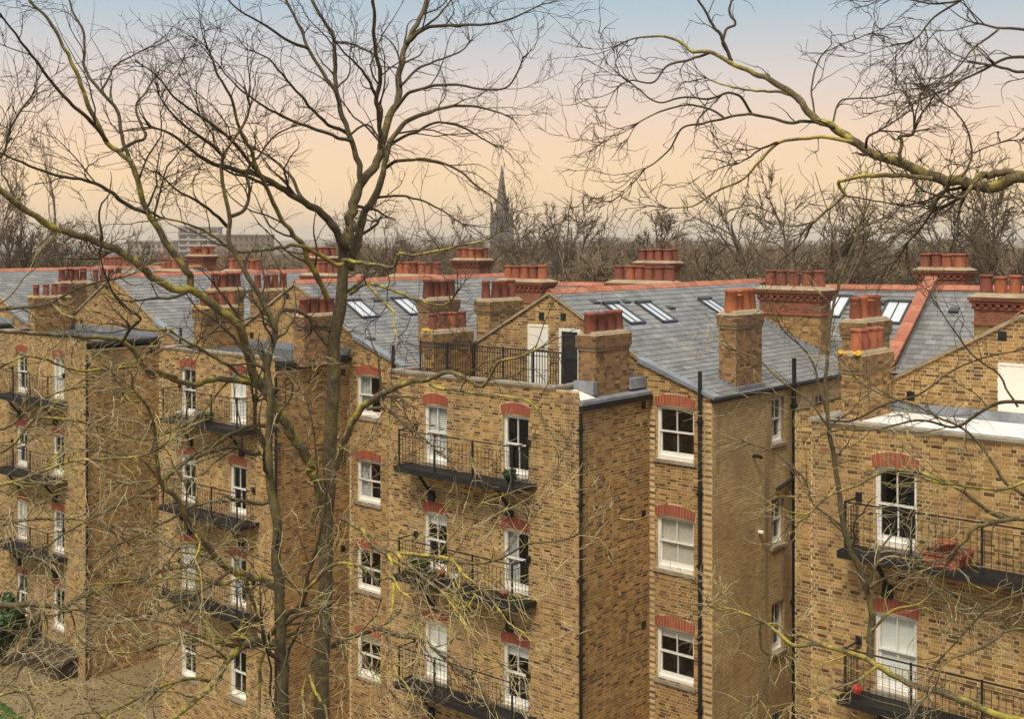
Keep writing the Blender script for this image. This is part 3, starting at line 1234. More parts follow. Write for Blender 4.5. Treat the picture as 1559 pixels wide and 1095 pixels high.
    for gi, (vs, tt, mn) in enumerate(bricks):
        mask = np.ones(len(vs), bool)
        for i in pick.get(gi, []):
            mask[i] = False
            brick_object(root, vs[i], tt[i], M[mn])
        by.setdefault(mn, []).append((vs[mask], tt[mask]))
    for mn, lst in by.items():
        vs = np.concatenate([a for a, _ in lst])
        tt = np.concatenate([b_ for _, b_ in lst])
        me = boxes_mesh('brickwork', vs, tt)
        me.materials.append(M[mn])
        o = obj('brickwork', me, root)
        o['kind'] = 'stuff'
    # --- windows
    styles = styles or {}
    for ci, x in enumerate(xcols):
        for ri, z in enumerate(sills):
            add_window(root, (x, 0, z), ww, wh, 0, styles.get((ci, ri), ['dark', 'half', 'blind', 'dark', 'curtain'][(ci * 2 + ri + int(abs(s0) * 10)) % 5]))
    strip_styles = strip_styles or ['dark', 'frost', 'half', 'dark']
    for z, st in zip(ssills, strip_styles):
        add_window(root, (sx, YB, z), sw, sh, 0, st)
    for h in rh:
        add_window(root, (XR, YB + h[0], h[2]), round(h[1] - h[0], 2), round(h[3] - h[2], 2), R(90), 'dark' if h[0] < 4 else 'curtain', arch=False)
    # --- terrace / flat roof on the wing
    t = MB()
    if terrace == 'railed':
        t.box(0.22, XW - 0.85, 0.22, YB - 0.01, 11.6, 11.7)
        fm = 'asphalt'
    else:
        t.box(0.06, XW - 0.06, 0.06, YB - 0.01, 12.1, 12.28)
        fm = 'whiteroof' if terrace == 'white' else 'asphalt'
    t.build('flat_roof', M[fm], root)
    cp = MB()
    cpz = ztop + 0.06
    cp.box(-0.05, XW * (0.895 if terrace == 'railed' else 1.0) + (0 if terrace == 'railed' else 0.04), -0.055, 0.24, ztop + 0.001, cpz)
    cp.box(-0.05, 0.20, 0.242, YB - 0.01, ztop + 0.001, cpz)
    if terrace == 'railed':
        cp.box(5.64, 5.86, 0.242, YB - 0.01, ztop + 0.001, cpz)
        cp.box(0.0, 0.2, 0.0, YB - 0.02, 11.5, ztop, 0.4)
        cp.box(5.70, 5.84, 0.2, YB - 0.02, 11.5, ztop, 0.4)
        cp.box(0.2, 5.7, 0.12, 0.2, 11.5, ztop, 0.4)
    cp.build('coping', M['stone'], root)
    if terrace == 'railed':
        l = MB()   # lead roof over the return with white boards either side of the stack
        l.hexa([(5.87, 0.0, 12.02), (XW + 0.09, 0.0, 12.02), (XW + 0.09, YB - 0.01, 12.02), (5.87, YB - 0.01, 12.02),
                (5.87, 0.0, 12.30), (XW + 0.09, 0.0, 12.10), (XW + 0.09, YB - 0.01, 12.10), (5.87, YB - 0.01, 12.30)])
        l.box(5.9, XW - 0.04, 0.62, 0.78, 12.2, 12.52)
        l.box(5.9, XW - 0.04, 2.22, 2.9, 12.2, 12.46)
        l.build('lead_roof', M['lead'], root)
        wbd = MB()
        wbd.hexa([(6.0, 0.05, 12.28), (XW + 0.04, 0.05, 12.13), (XW + 0.04, 0.6, 12.13), (6.0, 0.6, 12.28), (6.0, 0.05, 12.31), (XW + 0.04, 0.05, 12.16), (XW + 0.04, 0.6, 12.16), (6.0, 0.6, 12.31)])
        wbd.build('white_board', M['cream'], root)
    g = MB()
    zg = 11.98 if terrace == 'railed' else 12.2
    g.box(XW + 0.012, XW + 0.12, -0.02, YB - 0.02, zg - 0.09, zg + 0.02)
    g.build('gutter', M['black'], root)
    # --- body gutter and roof
    g = MB()
    g.tube([(XR + 0.07, YB - 0.08, ZEAVE - 0.045), (XR + 0.07, YM0, ZEAVE - 0.045)], 0.065, 10)
    g.box(XR + 0.012, XR + 0.03, YB - 0.05, YM0, ZEAVE - 0.14, ZEAVE - 0.0)
    g.build('gutter', M['black'], root)
    rf = MB()
    yr0, yr1 = YB - 0.03, YM1
    pr = [(XL - 0.05, ZEAVE - 0.03), (2 * XRIDGE - XKICK, ZKICK - 0.02), (XRIDGE, ZRIDGE - 0.02), (XKICK, ZKICK - 0.02), (XR + 0.05, ZEAVE - 0.03)]
    for i in range(4):
        (xa, za), (xb, zb) = pr[i], pr[i + 1]
        rf.quad((xa, yr0, za), (xb, yr0, zb), (xb, yr1, zb), (xa, yr1, za))
    # main range deck
    s_l, s_r = s0 + x_left / W, s0 + x_right / W
    zl, zr_ = zm(s_l) - zoff, zm(s_r) - zoff
    rf.quad((x_left, YM0 - 0.05, ZEAVE - 0.02), (x_right, YM0 - 0.05, ZEAVE - 0.02), (x_right, YM1, zr_ - 0.02), (x_left, YM1, zl - 0.02))
    rf.quad((x_right, YM2 + 0.05, ZEAVE - 0.02), (x_left, YM2 + 0.05, ZEAVE - 0.02), (x_left, YM1, zl - 0.02), (x_right, YM1, zr_ - 0.02))
    roof = rf.build('roof', M['asphalt'], root)
    cand = []
    y0, y1 = YB - 0.06, YM1 - 0.9
    slate_slope(U, (XR + 0.08, y0, ZEAVE + 0.0), (XR + 0.08, y1, ZEAVE + 0.0), (XKICK, y1, ZKICK), (XKICK, y0, ZKICK), roof, cand)
    slate_slope(U, (XKICK, y0, ZKICK), (XKICK, y1, ZKICK), (XRIDGE + 0.05, y1, ZRIDGE), (XRIDGE + 0.05, y0, ZRIDGE), roof, cand)
    lx = 2 * XRIDGE - XKICK
    slate_slope(U, (XL - 0.08, y1, ZEAVE), (XL - 0.08, y0, ZEAVE), (lx, y0, ZKICK), (lx, y1, ZKICK), roof, cand, 0.3, 0.4)
    slate_slope(U, (lx, y1, ZKICK), (lx, y0, ZKICK), (XRIDGE - 0.05, y0, ZRIDGE), (XRIDGE - 0.05, y1, ZRIDGE), roof, cand, 0.3, 0.4)

    def mclip(p):
        x = p[0]
        if XL < x < XR and p[2] < roof_z(x) - 0.1:
            return False
        return True
    slate_slope(U, (x_left, YM0 - 0.06, ZEAVE), (x_right, YM0 - 0.06, ZEAVE), (x_right, YM1, zr_), (x_left, YM1, zl), roof, cand, 0.23, 0.31, mclip)
    emit_slates(U, roof, cand, nslate)
    ridge_tiles(U, roof, (XRIDGE, YB - 0.05, ZRIDGE + 0.06), (XRIDGE, YM1 - 0.3, ZRIDGE + 0.06))
    ridge_tiles(U, roof, (x_left, YM1, zl + 0.06), (x_right, YM1, zr_ + 0.06))
    # verge trims on the gable
    vb = MB()
    for sgn in (-1, 1):
        xk = XRIDGE + sgn * (XKICK - XRIDGE)
        vb.bar((XRIDGE, YB - 0.035, ZRIDGE - 0.01), (xk, YB - 0.035, ZKICK - 0.01), 0.05, 0.07)
    vb.build('verge', M['cement'], roof)
    fl = MB()
    fl.hexa([(XKICK - 0.2, YB - 0.08, ZKICK + 0.0), (XR + 0.1, YB - 0.08, ZEAVE - 0.03), (XR + 0.1, YB + 0.22, ZEAVE - 0.03), (XKICK - 0.2, YB + 0.22, ZKICK + 0.0),
             (XKICK - 0.2, YB - 0.08, ZKICK + 0.13), (XR + 0.1, YB - 0.08, ZEAVE + 0.05), (XR + 0.1, YB + 0.22, ZEAVE + 0.05), (XKICK - 0.2, YB + 0.22, ZKICK + 0.13)])
    fl.build('lead_verge', M['lead'], roof)
    # --- terrace doors, vents, railing
    for x0, x1, z0, z1, kind in gdoors:
        d = MB()
        if kind == 'panel':
            d.box(x0, x1, YB - 0.02, YB + 0.05, z0, z1)
            d.box(x0, x0 + 0.05, YB - 0.035, YB - 0.021, z0, z1)
            d.box(x1 - 0.05, x1, YB - 0.035, YB - 0.021, z0, z1)
            d.box(x0 + 0.05, x1 - 0.05, YB - 0.035, YB - 0.021, z1 - 0.05, z1)
            d.box(x0 + 0.05, x1 - 0.05, YB - 0.035, YB - 0.021, z0, z0 + 0.05)
            do = d.build('shutter_panel', M['cream'], root)
        else:
            f_ = 0.09
            d.box(x0, x0 + f_, YB - 0.03, YB + 0.08, z0, z1)
            d.box(x1 - f_, x1, YB - 0.03, YB + 0.08, z0, z1)
            d.box(x0 + f_, x1 - f_, YB - 0.03, YB + 0.08, z1 - f_, z1)
            d.box(x0 + f_, x1 - f_, YB - 0.03, YB + 0.08, z0, z0 + 0.25)
            do = d.build('door', M['white'], root)
            p = MB()
            p.box(x0 + f_, x1 - f_, YB - 0.018, YB - 0.012, z0 + 0.25, z1 - f_)
            p.build('pane', M['glass'], do)
            p = MB()
            p.box(x0 + f_, x1 - f_, YB - 0.008, YB - 0.003, z0 + 0.25, z1 - f_)
            p.build('room', M['dark'], do)
    for (x, z) in ((2.95, 13.88), (3.72, 13.88)) if terrace == 'railed' else ((0.89, 12.65), (2.85, 14.08)):
        obj('air_vent', AIRV, root, (x, YB, z))
    for z in (11.75, 8.95, 6.1):
        obj('air_vent', AIRV, root, (XW, YB - 0.28, z), R(90))
    if terrace == 'railed':
        r = MB()
        zb_, zt_ = 12.45, 13.2
        A, B = np.array([0.75, 0.45, 0.0]), np.array([5.75, 0.45, 0.0])
        for z, w in ((zt_, 0.035), (zt_ - 0.12, 0.02), (zb_ - 0.1, 0.03)):
            r.bar(A + (0, 0, z), B + (0, 0, z), w)
        for i in range(58):
            p = A + (B - A) * i / 57
            r.bar(p + (0, 0, zb_ - 0.1), p + (0, 0, zt_), 0.014)
        for i in range(6):
            p = A + (B - A) * i / 5
            r.bar(p + (0, 0, 11.7), p + (0, 0, zt_ + 0.05), 0.035)
        r.build('terrace_railing', M['black'], root)
    else:
        l = MB()
        l.box(0.08, XW, YB - 0.05, YB - 0.012, 12.28, 12.5)
        l.build('lead_flashing', M['lead'], root)
    # --- pipes
    pipe(U, XW + 0.07, -0.02, 0.0, 11.85, 0.045)
    pipe(U, 8.10, YB - 0.07, 0.0, 12.72, 0.052)
    p = pipe(U, XR + 0.09, 7.15, 0.0, 12.75, 0.06, nx=(0, 1))
    b_ = MB()
    b_.tube([(XR + 0.09, 7.1, 9.45), (XR + 0.09, 6.2, 9.3)], 0.055, 10)
    b_.tube([(XR + 0.09, 7.1, 9.45), (XR + 0.3, 7.35, 9.5)], 0.06, 10)
    b_.build('branch_pipe', M['black'], p)
    b_ = MB()   # overflow stub and a small white boiler flue
    b_.tube([(XR, 5.05, 10.35), (XR + 0.16, 5.05, 10.35)], 0.05, 8)
    b_.tube([(XR + 0.16, 5.05, 10.35), (XR + 0.16, 5.2, 10.30)], 0.045, 8)
    b_.build('overflow_pipe', M['black'], root)
    b_ = MB()
    b_.tube([(XR, 5.35, 8.3), (XR + 0.14, 5.35, 8.3)], 0.05, 10)
    b_.build('boiler_flue', M['white'], root)
    # --- balconies
    if balc:
        for z in sills[:3]:
            balcony(U, 1.05, 5.0, z - 0.08)
    # --- chimneys
    if chims:
        if c1:
            stack(U, 5.93, 6.45, 0.78, 2.22, 12.1, 13.68, 'brown', (1, 4), 0.95, 1, pot_w=1.15, label='brown brick chimney stack on the return wall with four red pots')
        stack(U, 7.86, 8.36, 4.25, 5.6, 12.0, 14.12, 'brown', (1, 4), 1.1, pot_w=1.18, tone= 3 if nslate > 200 and terrace == 'railed' else 1)
        if c1:
            sl = MB()   # stepped lead at the eave stack
            for i in range(5):
                x = 7.80 + i * 0.12
                sl.box(x, x + 0.13, 4.17, 4.235, roof_z(x) - 0.05, roof_z(x) + 0.13)
            sl.box(8.375, 8.45, 4.2, 5.65, ZEAVE + 0.0, ZEAVE + 0.16)
            sl.build('stepped_flashing', M['lead'], root)
        stack(U, 0.12, 0.56, 1.15, 2.72, 11.9, 13.42 if terrace == 'railed' else 13.68, 'stock', (1, 4), 0.95, 3 if terrace == 'white' else 2, lichen=True, pkind=0)
        stack(U, -1.98 + dsh, -1.42 + dsh, 4.4, 5.9, 11.9, 14.15, 'stock', (1, 4), 1.1, 3 if terrace == 'white' else 1)
        stack(U, 5.29, 7.38, 11.05, 11.75, 12.0, 14.50, 'red', (5, 1), 1.0, 2, pot_w=1.45, pkind=0)
        sl = MB()
        for i in range(13):
            x = 5.25 + i * 0.165
            sl.box(x, x + 0.17, 10.96, 11.03, roof_z(x) - 0.04, roof_z(x) + 0.17)
        sl.build('stepped_flashing', M['lead'], root)
        stack(U, -0.55, 1.90, 11.05, 11.75, 12.0, 14.56, 'red', (6, 1), 1.0, 2, pot_w=1.4, pkind=0)
        stack(U, -5.9, -4.2, 20.4, 21.3, 10.0, 15.05, 'red', (4, 2), 1.0, 2, pot_w=1.5, pkind=0)
    return U, roof


SR = (0.55, 0, 1.0)     # normal of the outrigger's right slope
SR0 = (XRIDGE, 5, ZRIDGE)
SUP = (-1.0, 0, 0.55)


def on_right(U, roof, u, v, mk):
    return place_on_slope(U, '', u, v, SR0, SR, (0, 1, 0), SUP, mk, roof)


def on_main(U, roof, u, v, mk):
    x = 2.0
    for _ in range(4):
        zz = zm(U.s0 + x / W) - U.loc[2]
        k = (zz - ZEAVE) / (YM1 - YM0)
        x = U.ray_plane(u, v, (x, YM1, zz), (0, -k, 1.0))[0]
    return place_on_slope(U, '', u, v, (x, YM1, zz + 0.02), (0, -k, 1.0), (1, 0, 0), (0, 1, k), mk, roof)


u1, roof1 = build_unit(-0.497, 'nearest yellow brick wing at the right edge with a white coated flat roof', -0.1, 300, 300,
                       {(0, 0): 'dark', (0, 1): 'shutter', (0, 2): 'dark'}, 'white', x_left=-3.4, x_right=9.0, c1=False, dsh=0.6, xcols=(1.36, 4.75))
u2, roof2 = build_unit(-1.055, 'middle brick wing with black railed roof terrace and cream gable shutter', 0.0, 300, 300,
                       {(0, 0): 'venetian', (1, 0): 'dark', (0, 1): 'half', (1, 1): 'curtain', (0, 2): 'blind', (1, 2): 'half', (0, 3): 'blind', (1, 3): 'dark'},
                       'railed', ['dark', 'frost', 'half', 'dark'], x_left=-3.1, x_right=9.15, dsh=1.2)
u3, roof3 = build_unit(-1.545, 'brick wing behind the two tall tree trunks left of the middle wing', 0.0, 0, 300, None, 'flat', ['curtain', 'curtain', 'dark', 'half'],
                       x_left=-3.1, x_right=7.92, XW=6.0, xcols=(1.04, 3.72), sx=6.33, sills=(10.25, 7.37, 4.5, 1.6), ssills=(10.34, 7.62, 4.8, 2.05))
u4, roof4 = build_unit(-2.053, 'far left brick wing with three iron balconies above the yard', 0.0, 0, 120, None, 'flat', None, x_left=-3.1, x_right=8.3, c1=False)
u5, roof5 = build_unit(-2.56, 'farthest brick block, only its chimneys and slate roof showing at the left edge', 0.0, 0, 0, None, 'flat', None, x_left=-9.1, x_right=8.3, c1=False, balc=False)

for (u, v) in ((949, 479), (998, 477)):
    on_right(u2, roof2, u, v, skylight(0.74, 1.15))
on_right(u2, roof2, 1091, 471, skylight(0.74, 1.15))
for (u, v) in ((904, 461), (951, 460), (1019, 469)):
    on_right(u2, roof2, u, v, roof_vent)
for (u, v) in ((549, 472), (621, 468)):
    on_right(u3, roof3, u, v, skylight(0.8, 1.15))
for (u, v) in ((571, 458), (563, 517), (604, 531)):
    on_right(u3, roof3, u, v, roof_vent)
on_main(u2, roof2, 1272, 468, skylight(0.8, 1.15))
on_main(u2, roof2, 1362, 477, skylight(0.8, 1.15))
on_main(u2, roof2, 1342, 461, roof_vent)
on_main(u3, roof3, 708, 466, skylight(0.9, 1.2))
on_main(u3, roof3, 717, 452, roof_vent)
on_main(u3, roof3, 739, 451, roof_vent)
on_main(u1, roof1, 1453, 473, roof_vent)
on_main(u4, roof4, 300, 452, skylight(2.2, 1.3))
on_main(u4, roof4, 232, 455, skylight(2.2, 1.3))

# party wall with red coping between the two right hand blocks, and one farther left


def party_wall(U, x, name='party_wall'):
    mb = MB()
    zr_ = zm(U.s0 + x / W) - U.loc[2] + 0.32
    ya, yb = YM0 + 0.0, YM1
    za = ZEAVE + 0.35
    mb.hexa([(x - 0.14, ya, 0), (x + 0.14, ya, 0), (x + 0.14, yb, 0), (x - 0.14, yb, 0), (x - 0.14, ya, za), (x + 0.14, ya, za), (x + 0.14, yb, zr_), (x - 0.14, yb, zr_)])
    mb.hexa([(x - 0.14, yb, 0), (x + 0.14, yb, 0), (x + 0.14, YM2, 0), (x - 0.14, YM2, 0), (x - 0.14, yb, zr_), (x + 0.14, yb, zr_), (x + 0.14, YM2, za), (x - 0.14, YM2, za)])
    o = mb.build(name, M['brick_red'], U.root)
    n = 14
    me = None
    L = math.hypot(yb - ya + 0.2, zr_ - za)
    c = MB()
    c.box(-0.2, 0.2, 0.003, L / n - 0.003, 0.0, 0.075)
    metas = []
    for k in range(3):
        c.t = [(k + 0.5) / 3] * len(c.t)
        m_ = c.mesh('coping_tile')
        m_.materials.append(M['ridge'])
        metas.append(m_)
    d = np.array([0, yb - ya + 0.2, zr_ - za]) / L
    q = Matrix(((1, 0, 0), d, np.cross((1, 0, 0), d))).transposed().to_quaternion()
    for i in range(n):
        obj('coping_tile', metas[i % 3], o, np.array([x, ya - 0.15, za + 0.01]) + d * L * i / n, quat=q)
    l = MB()
    l.hexa([(x + 0.142, ya, ZEAVE), (x + 0.16, ya, ZEAVE), (x + 0.16, yb, zr_ - 0.32), (x + 0.142, yb, zr_ - 0.32),
            (x + 0.142, ya, ZEAVE + 0.2), (x + 0.16, ya, ZEAVE + 0.2), (x + 0.16, yb, zr_ - 0.12), (x + 0.142, yb, zr_ - 0.12)])
    l.build('lead_flashing', M['lead'], o)
    return o


party_wall(u1, -3.4)
party_wall(u4, 4.3)
# ------------------------------------------------------------------ items on the balconies


def terracotta_trough(U, x0, x1, y0, y1, z, label, h=0.3):
    p = U.to_world(np.array([(x0 + x1) / 2, (y0 + y1) / 2, z]))
    o = empty('planter_trough', tuple(p), ROT)
    tag(o, label, 'planter', 'terracotta planters on the balconies')
    w, d = (x1 - x0) / 2, (y1 - y0) / 2
    m_ = MB()
    k = 0.86
    m_.hexa([(-w * k, -d * k, 0), (w * k, -d * k, 0), (w * k, d * k, 0), (-w * k, d * k, 0), (-w, -d, h), (w, -d, h), (w, d, h), (-w, d, h)])
    m_.build('trough', M['terra'], o)
    m_ = MB()
    m_.box(-w - 0.02, w + 0.02, -d - 0.02, -d + 0.015, h - 0.05, h + 0.005)
    m_.box(-w - 0.02, w + 0.02, d - 0.015, d + 0.02, h - 0.05, h + 0.005)
    m_.box(-w - 0.02, -w + 0.015, -d + 0.015, d - 0.015, h - 0.05, h + 0.005)
    m_.box(w - 0.015, w + 0.02, -d + 0.015, d - 0.015, h - 0.05, h + 0.005)
    m_.build('rim', M['terra'], o)
    m_ = MB()
    m_.box(-w + 0.02, w - 0.02, -d + 0.02, d - 0.02, h - 0.03, h + 0.01)
    m_.build('soil', M['wood_brown'], o)
    return o


def round_pot(U, x, y, z, r, h, label, mat='terra', plant=None, cat='plant pot', name='plant_pot'):
    p = U.to_world(np.array([x, y, z]))
    o = empty(name, tuple(p), ROT)
    tag(o, label, cat)
    m_ = MB()
    m_.lathe((0, 0, 0), [(0.001, 0), (r * 0.7, 0), (r * 0.95, h * 0.8), (r * 1.06, h * 0.81), (r * 1.06, h), (r * 0.9, h), (r * 0.85, h * 0.9), (0.001, h * 0.88)], 14)
    m_.build('pot', M[mat], o, smooth=True)
    if plant:
        leafs(o, (0, 0, h), plant[0], plant[1], plant[2], M['leafgreen'])
    return o


def leafs(parent, c, rx, rz, n, mat, size=0.05, name='foliage', seed=3):
    rng = np.random.default_rng(seed + n)
    d = rng.normal(0, 1, (n, 3))
    d /= np.linalg.norm(d, axis=1)[:, None]
    rad = rng.uniform(0.35, 1.0, n) ** 0.5
    lump = 0.8 + 0.25 * np.sin(d[:, 0] * 5 + seed) * np.cos(d[:, 2] * 6 + seed)
    P = np.asarray(c) + d * (rad * lump)[:, None] * np.array([rx, rx, rz])
    a = rng.normal(0, 1, (n, 3))
    a /= np.linalg.norm(a, axis=1)[:, None]
    b_ = np.cross(a, d + 0.01)
    b_ /= np.linalg.norm(b_, axis=1)[:, None]
    s = size * rng.uniform(0.6, 1.4, n)[:, None]
    V = np.stack([P - a * s, P + b_ * s * 0.5, P + a * s, P - b_ * s * 0.5], 1).reshape(-1, 3)
    f = np.arange(n * 4).reshape(-1, 4)
    me = np_mesh(name, V, f, tint=rng.uniform(0, 1, n))
    me.materials.append(mat)
    o = obj(name, me, parent)
    o['kind'] = 'stuff'
    return o


ZB = [10.05 - 0.08, 7.17 - 0.08, 4.29 - 0.08]
terracotta_trough(u1, 2.5, 3.25, -0.52, -0.22, ZB[0], 'long terracotta trough on the top balcony of the right wing, beside the sash window', 0.26)
terracotta_trough(u1, 2.62, 3.3, -0.20, -0.04, ZB[0], 'narrow terracotta trough against the wall behind the long trough on the right wing', 0.30)
round_pot(u1, 2.95, -0.36, ZB[0] + 0.262, 0.17, 0.22, 'round terracotta bowl standing in the long trough of the right wing balcony')
round_pot(u1, 4.85, -0.35, ZB[0], 0.2, 0.3, 'evergreen shrub in a pot at the right end of the right wing top balcony', 'black', (0.38, 0.34, 700))
# red lantern hung on the lower right balcony
p = u1.to_world(np.array([1.25, -0.56, ZB[1] + 0.12]))
lan = empty('lantern', tuple(p), ROT)
tag(lan, 'small red lantern on the lower balcony of the right wing', 'lantern')
m_ = MB()
m_.lathe((0, 0, 0), [(0.05, 0), (0.09, 0.03), (0.10, 0.12), (0.07, 0.17), (0.03, 0.19), (0.001, 0.2)], 10)
mred = simple('red_lantern_paint', (0.55, 0.03, 0.02), 0.4, 0.1, 9)
m_.build('lantern_body', mred, lan, smooth=True)
m_ = MB()
m_.tube([(-0.07, 0, 0.15), (-0.05, 0, 0.26), (0.05, 0, 0.26), (0.07, 0, 0.15)], 0.008, 6)
m_.build('handle', M['black'], lan)
round_pot(u2, 4.72, -0.4, ZB[0], 0.13, 0.24, 'small dark pot with trailing plant, right end of middle wing top balcony', 'black', (0.22, 0.2, 260))
round_pot(u2, 2.35, -0.42, ZB[1], 0.13, 0.30, 'terracotta pot at the middle of the second balcony on the middle wing')
round_pot(u2, 2.85, -0.40, ZB[1], 0.15, 0.28, 'silver bucket beside the terracotta pot on the second middle balcony', 'silver', cat='bucket', name='bucket')
round_pot(u2, 1.55, -0.36, ZB[1], 0.17, 0.3, 'bushy evergreen in a pot at the left end of the second middle balcony', 'black', (0.36, 0.36, 500))
round_pot(u2, 4.55, -0.45, ZB[1], 0.10, 0.2, 'little orange pot at the right end of the second middle balcony', 'terra')
round_pot(u3, 3.2, -0.40, 10.17, 0.15, 0.36, 'green glazed pot on the top balcony of the wing behind the trunks', 'bushgreen')
round_pot(u3, 2.7, -0.42, 10.17, 0.15, 0.34, 'grey pot beside the green pot on the wing behind the trunks', 'lead')
round_pot(u3, 1.6, -0.42, 10.17, 0.12, 0.26, 'silver pail under the left window of the wing behind the trunks', 'silver', cat='bucket', name='bucket')

# ------------------------------------------------------------------ trees: vectorised branch growth


def nrm(a):
    return a / np.maximum(np.linalg.norm(a, axis=-1, keepdims=True), 1e-9)


def grow(pts, rad, n_child, rng, tmin, tmax, ang, length, P, rscale, rmin, rmax, wig, up, taper=0.25, lenvar=0.5, outward=None, rtip=None):
    """children of branches pts (N,Q,3); n_child int array per branch. Returns (pts,rad)."""
    N, Q, _ = pts.shape
    idx = np.repeat(np.arange(N), n_child)
    K = len(idx)
    if K == 0:
        return np.zeros((0, P, 3)), np.zeros((0, P))
    t = rng.uniform(tmin, tmax, K)
    f = t * (Q - 1)
    i = np.minimum(f.astype(int), Q - 2)
    fr = (f - i)[:, None]
    st = pts[idx, i] * (1 - fr) + pts[idx, i + 1] * fr
    tg = nrm(pts[idx, i + 1] - pts[idx, i])
    pr = rad[idx, i] * (1 - fr[:, 0]) + rad[idx, i + 1] * fr[:, 0]
    rnd = nrm(rng.normal(0, 1, (K, 3)))
    side = nrm(rnd - (rnd * tg).sum(1, keepdims=True) * tg)
    a = rng.normal(ang, 0.22, K)[:, None]
    d = nrm(tg * np.cos(a) + side * np.sin(a))
    plen = np.linalg.norm(np.diff(pts, axis=1), axis=2).sum(1)[idx]
    L = length(plen, t, pr) * rng.uniform(1 - lenvar, 1 + lenvar, K)
    out = np.zeros((K, P, 3))
    out[:, 0] = st
    cur = d
    seg = (L / (P - 1))[:, None]
    bend = rng.normal(0, wig * 0.35, (K, 3))
    for k in range(1, P):
        out[:, k] = out[:, k - 1] + cur * seg
        upv = np.zeros((K, 3))
        upv[:, 2] = up
        cur = nrm(cur + rng.normal(0, wig, (K, 3)) + bend + upv)
    r0 = np.clip(pr * rscale, rmin, rmax)
    tt = np.linspace(0, 1, P)[None]
    rr = r0[:, None] * (1 - (1 - taper) * tt)
    return out, rr


def tubes(pts, rad, sides):
    """(N,P,3),(N,P) -> verts, quads"""
    N, P, _ = pts.shape
    if N == 0:
        return np.zeros((0, 3)), np.zeros((0, 4), int)
    tg = np.zeros_like(pts)
    tg[:, 1:-1] = pts[:, 2:] - pts[:, :-2]
    tg[:, 0] = pts[:, 1] - pts[:, 0]
    tg[:, -1] = pts[:, -1] - pts[:, -2]
    tg = nrm(tg)
    mean = nrm(pts[:, -1] - pts[:, 0])
    ref = np.where(np.abs(mean[:, 2:3]) < 0.7, np.array([[0, 0, 1.0]]), np.array([[0.3, 1.0, 0]]))
    s = nrm(np.cross(tg, ref[:, None, :]))
    q = np.cross(s, tg)
    ang = np.arange(sides) * 2 * math.pi / sides
    ring = s[:, :, None] * np.cos(ang)[None, None, :, None] + q[:, :, None] * np.sin(ang)[None, None, :, None]
    v = pts[:, :, None] + ring * rad[:, :, None, None]
    verts = v.reshape(-1, 3)
    b0 = np.arange(N)[:, None, None] * P * sides
    k = np.arange(P - 1)[None, :, None] * sides
    j = np.arange(sides)[None, None, :]
    j2 = (j + 1) % sides
    A = b0 + k + j
    B = b0 + k + j2
    quads = np.stack([A, B, B + sides, A + sides], -1).reshape(-1, 4)
    return verts, quads


def catmull(P, n):
    P = np.asarray(P, float)
    if len(P) == 2:
        return P[0] + (P[1] - P[0]) * np.linspace(0, 1, n)[:, None]
    Q = np.vstack([2 * P[0] - P[1], P, 2 * P[-1] - P[-2]])
    seg = np.linalg.norm(np.diff(P, axis=0), axis=1)
    cum = np.concatenate([[0], np.cumsum(seg)])
    ts = np.linspace(0, cum[-1], n)
    out = []
    for t in ts:
        i = min(np.searchsorted(cum, t, side='right') - 1, len(P) - 2)
        u = (t - cum[i]) / max(seg[i], 1e-9)
        p0, p1, p2, p3 = Q[i], Q[i + 1], Q[i + 2], Q[i + 3]
        out.append(0.5 * ((2 * p1) + (-p0 + p2) * u + (2 * p0 - 5 * p1 + 4 * p2 - p3) * u * u + (-p0 + 3 * p1 - 3 * p2 + p3) * u ** 3))
    return np.array(out)


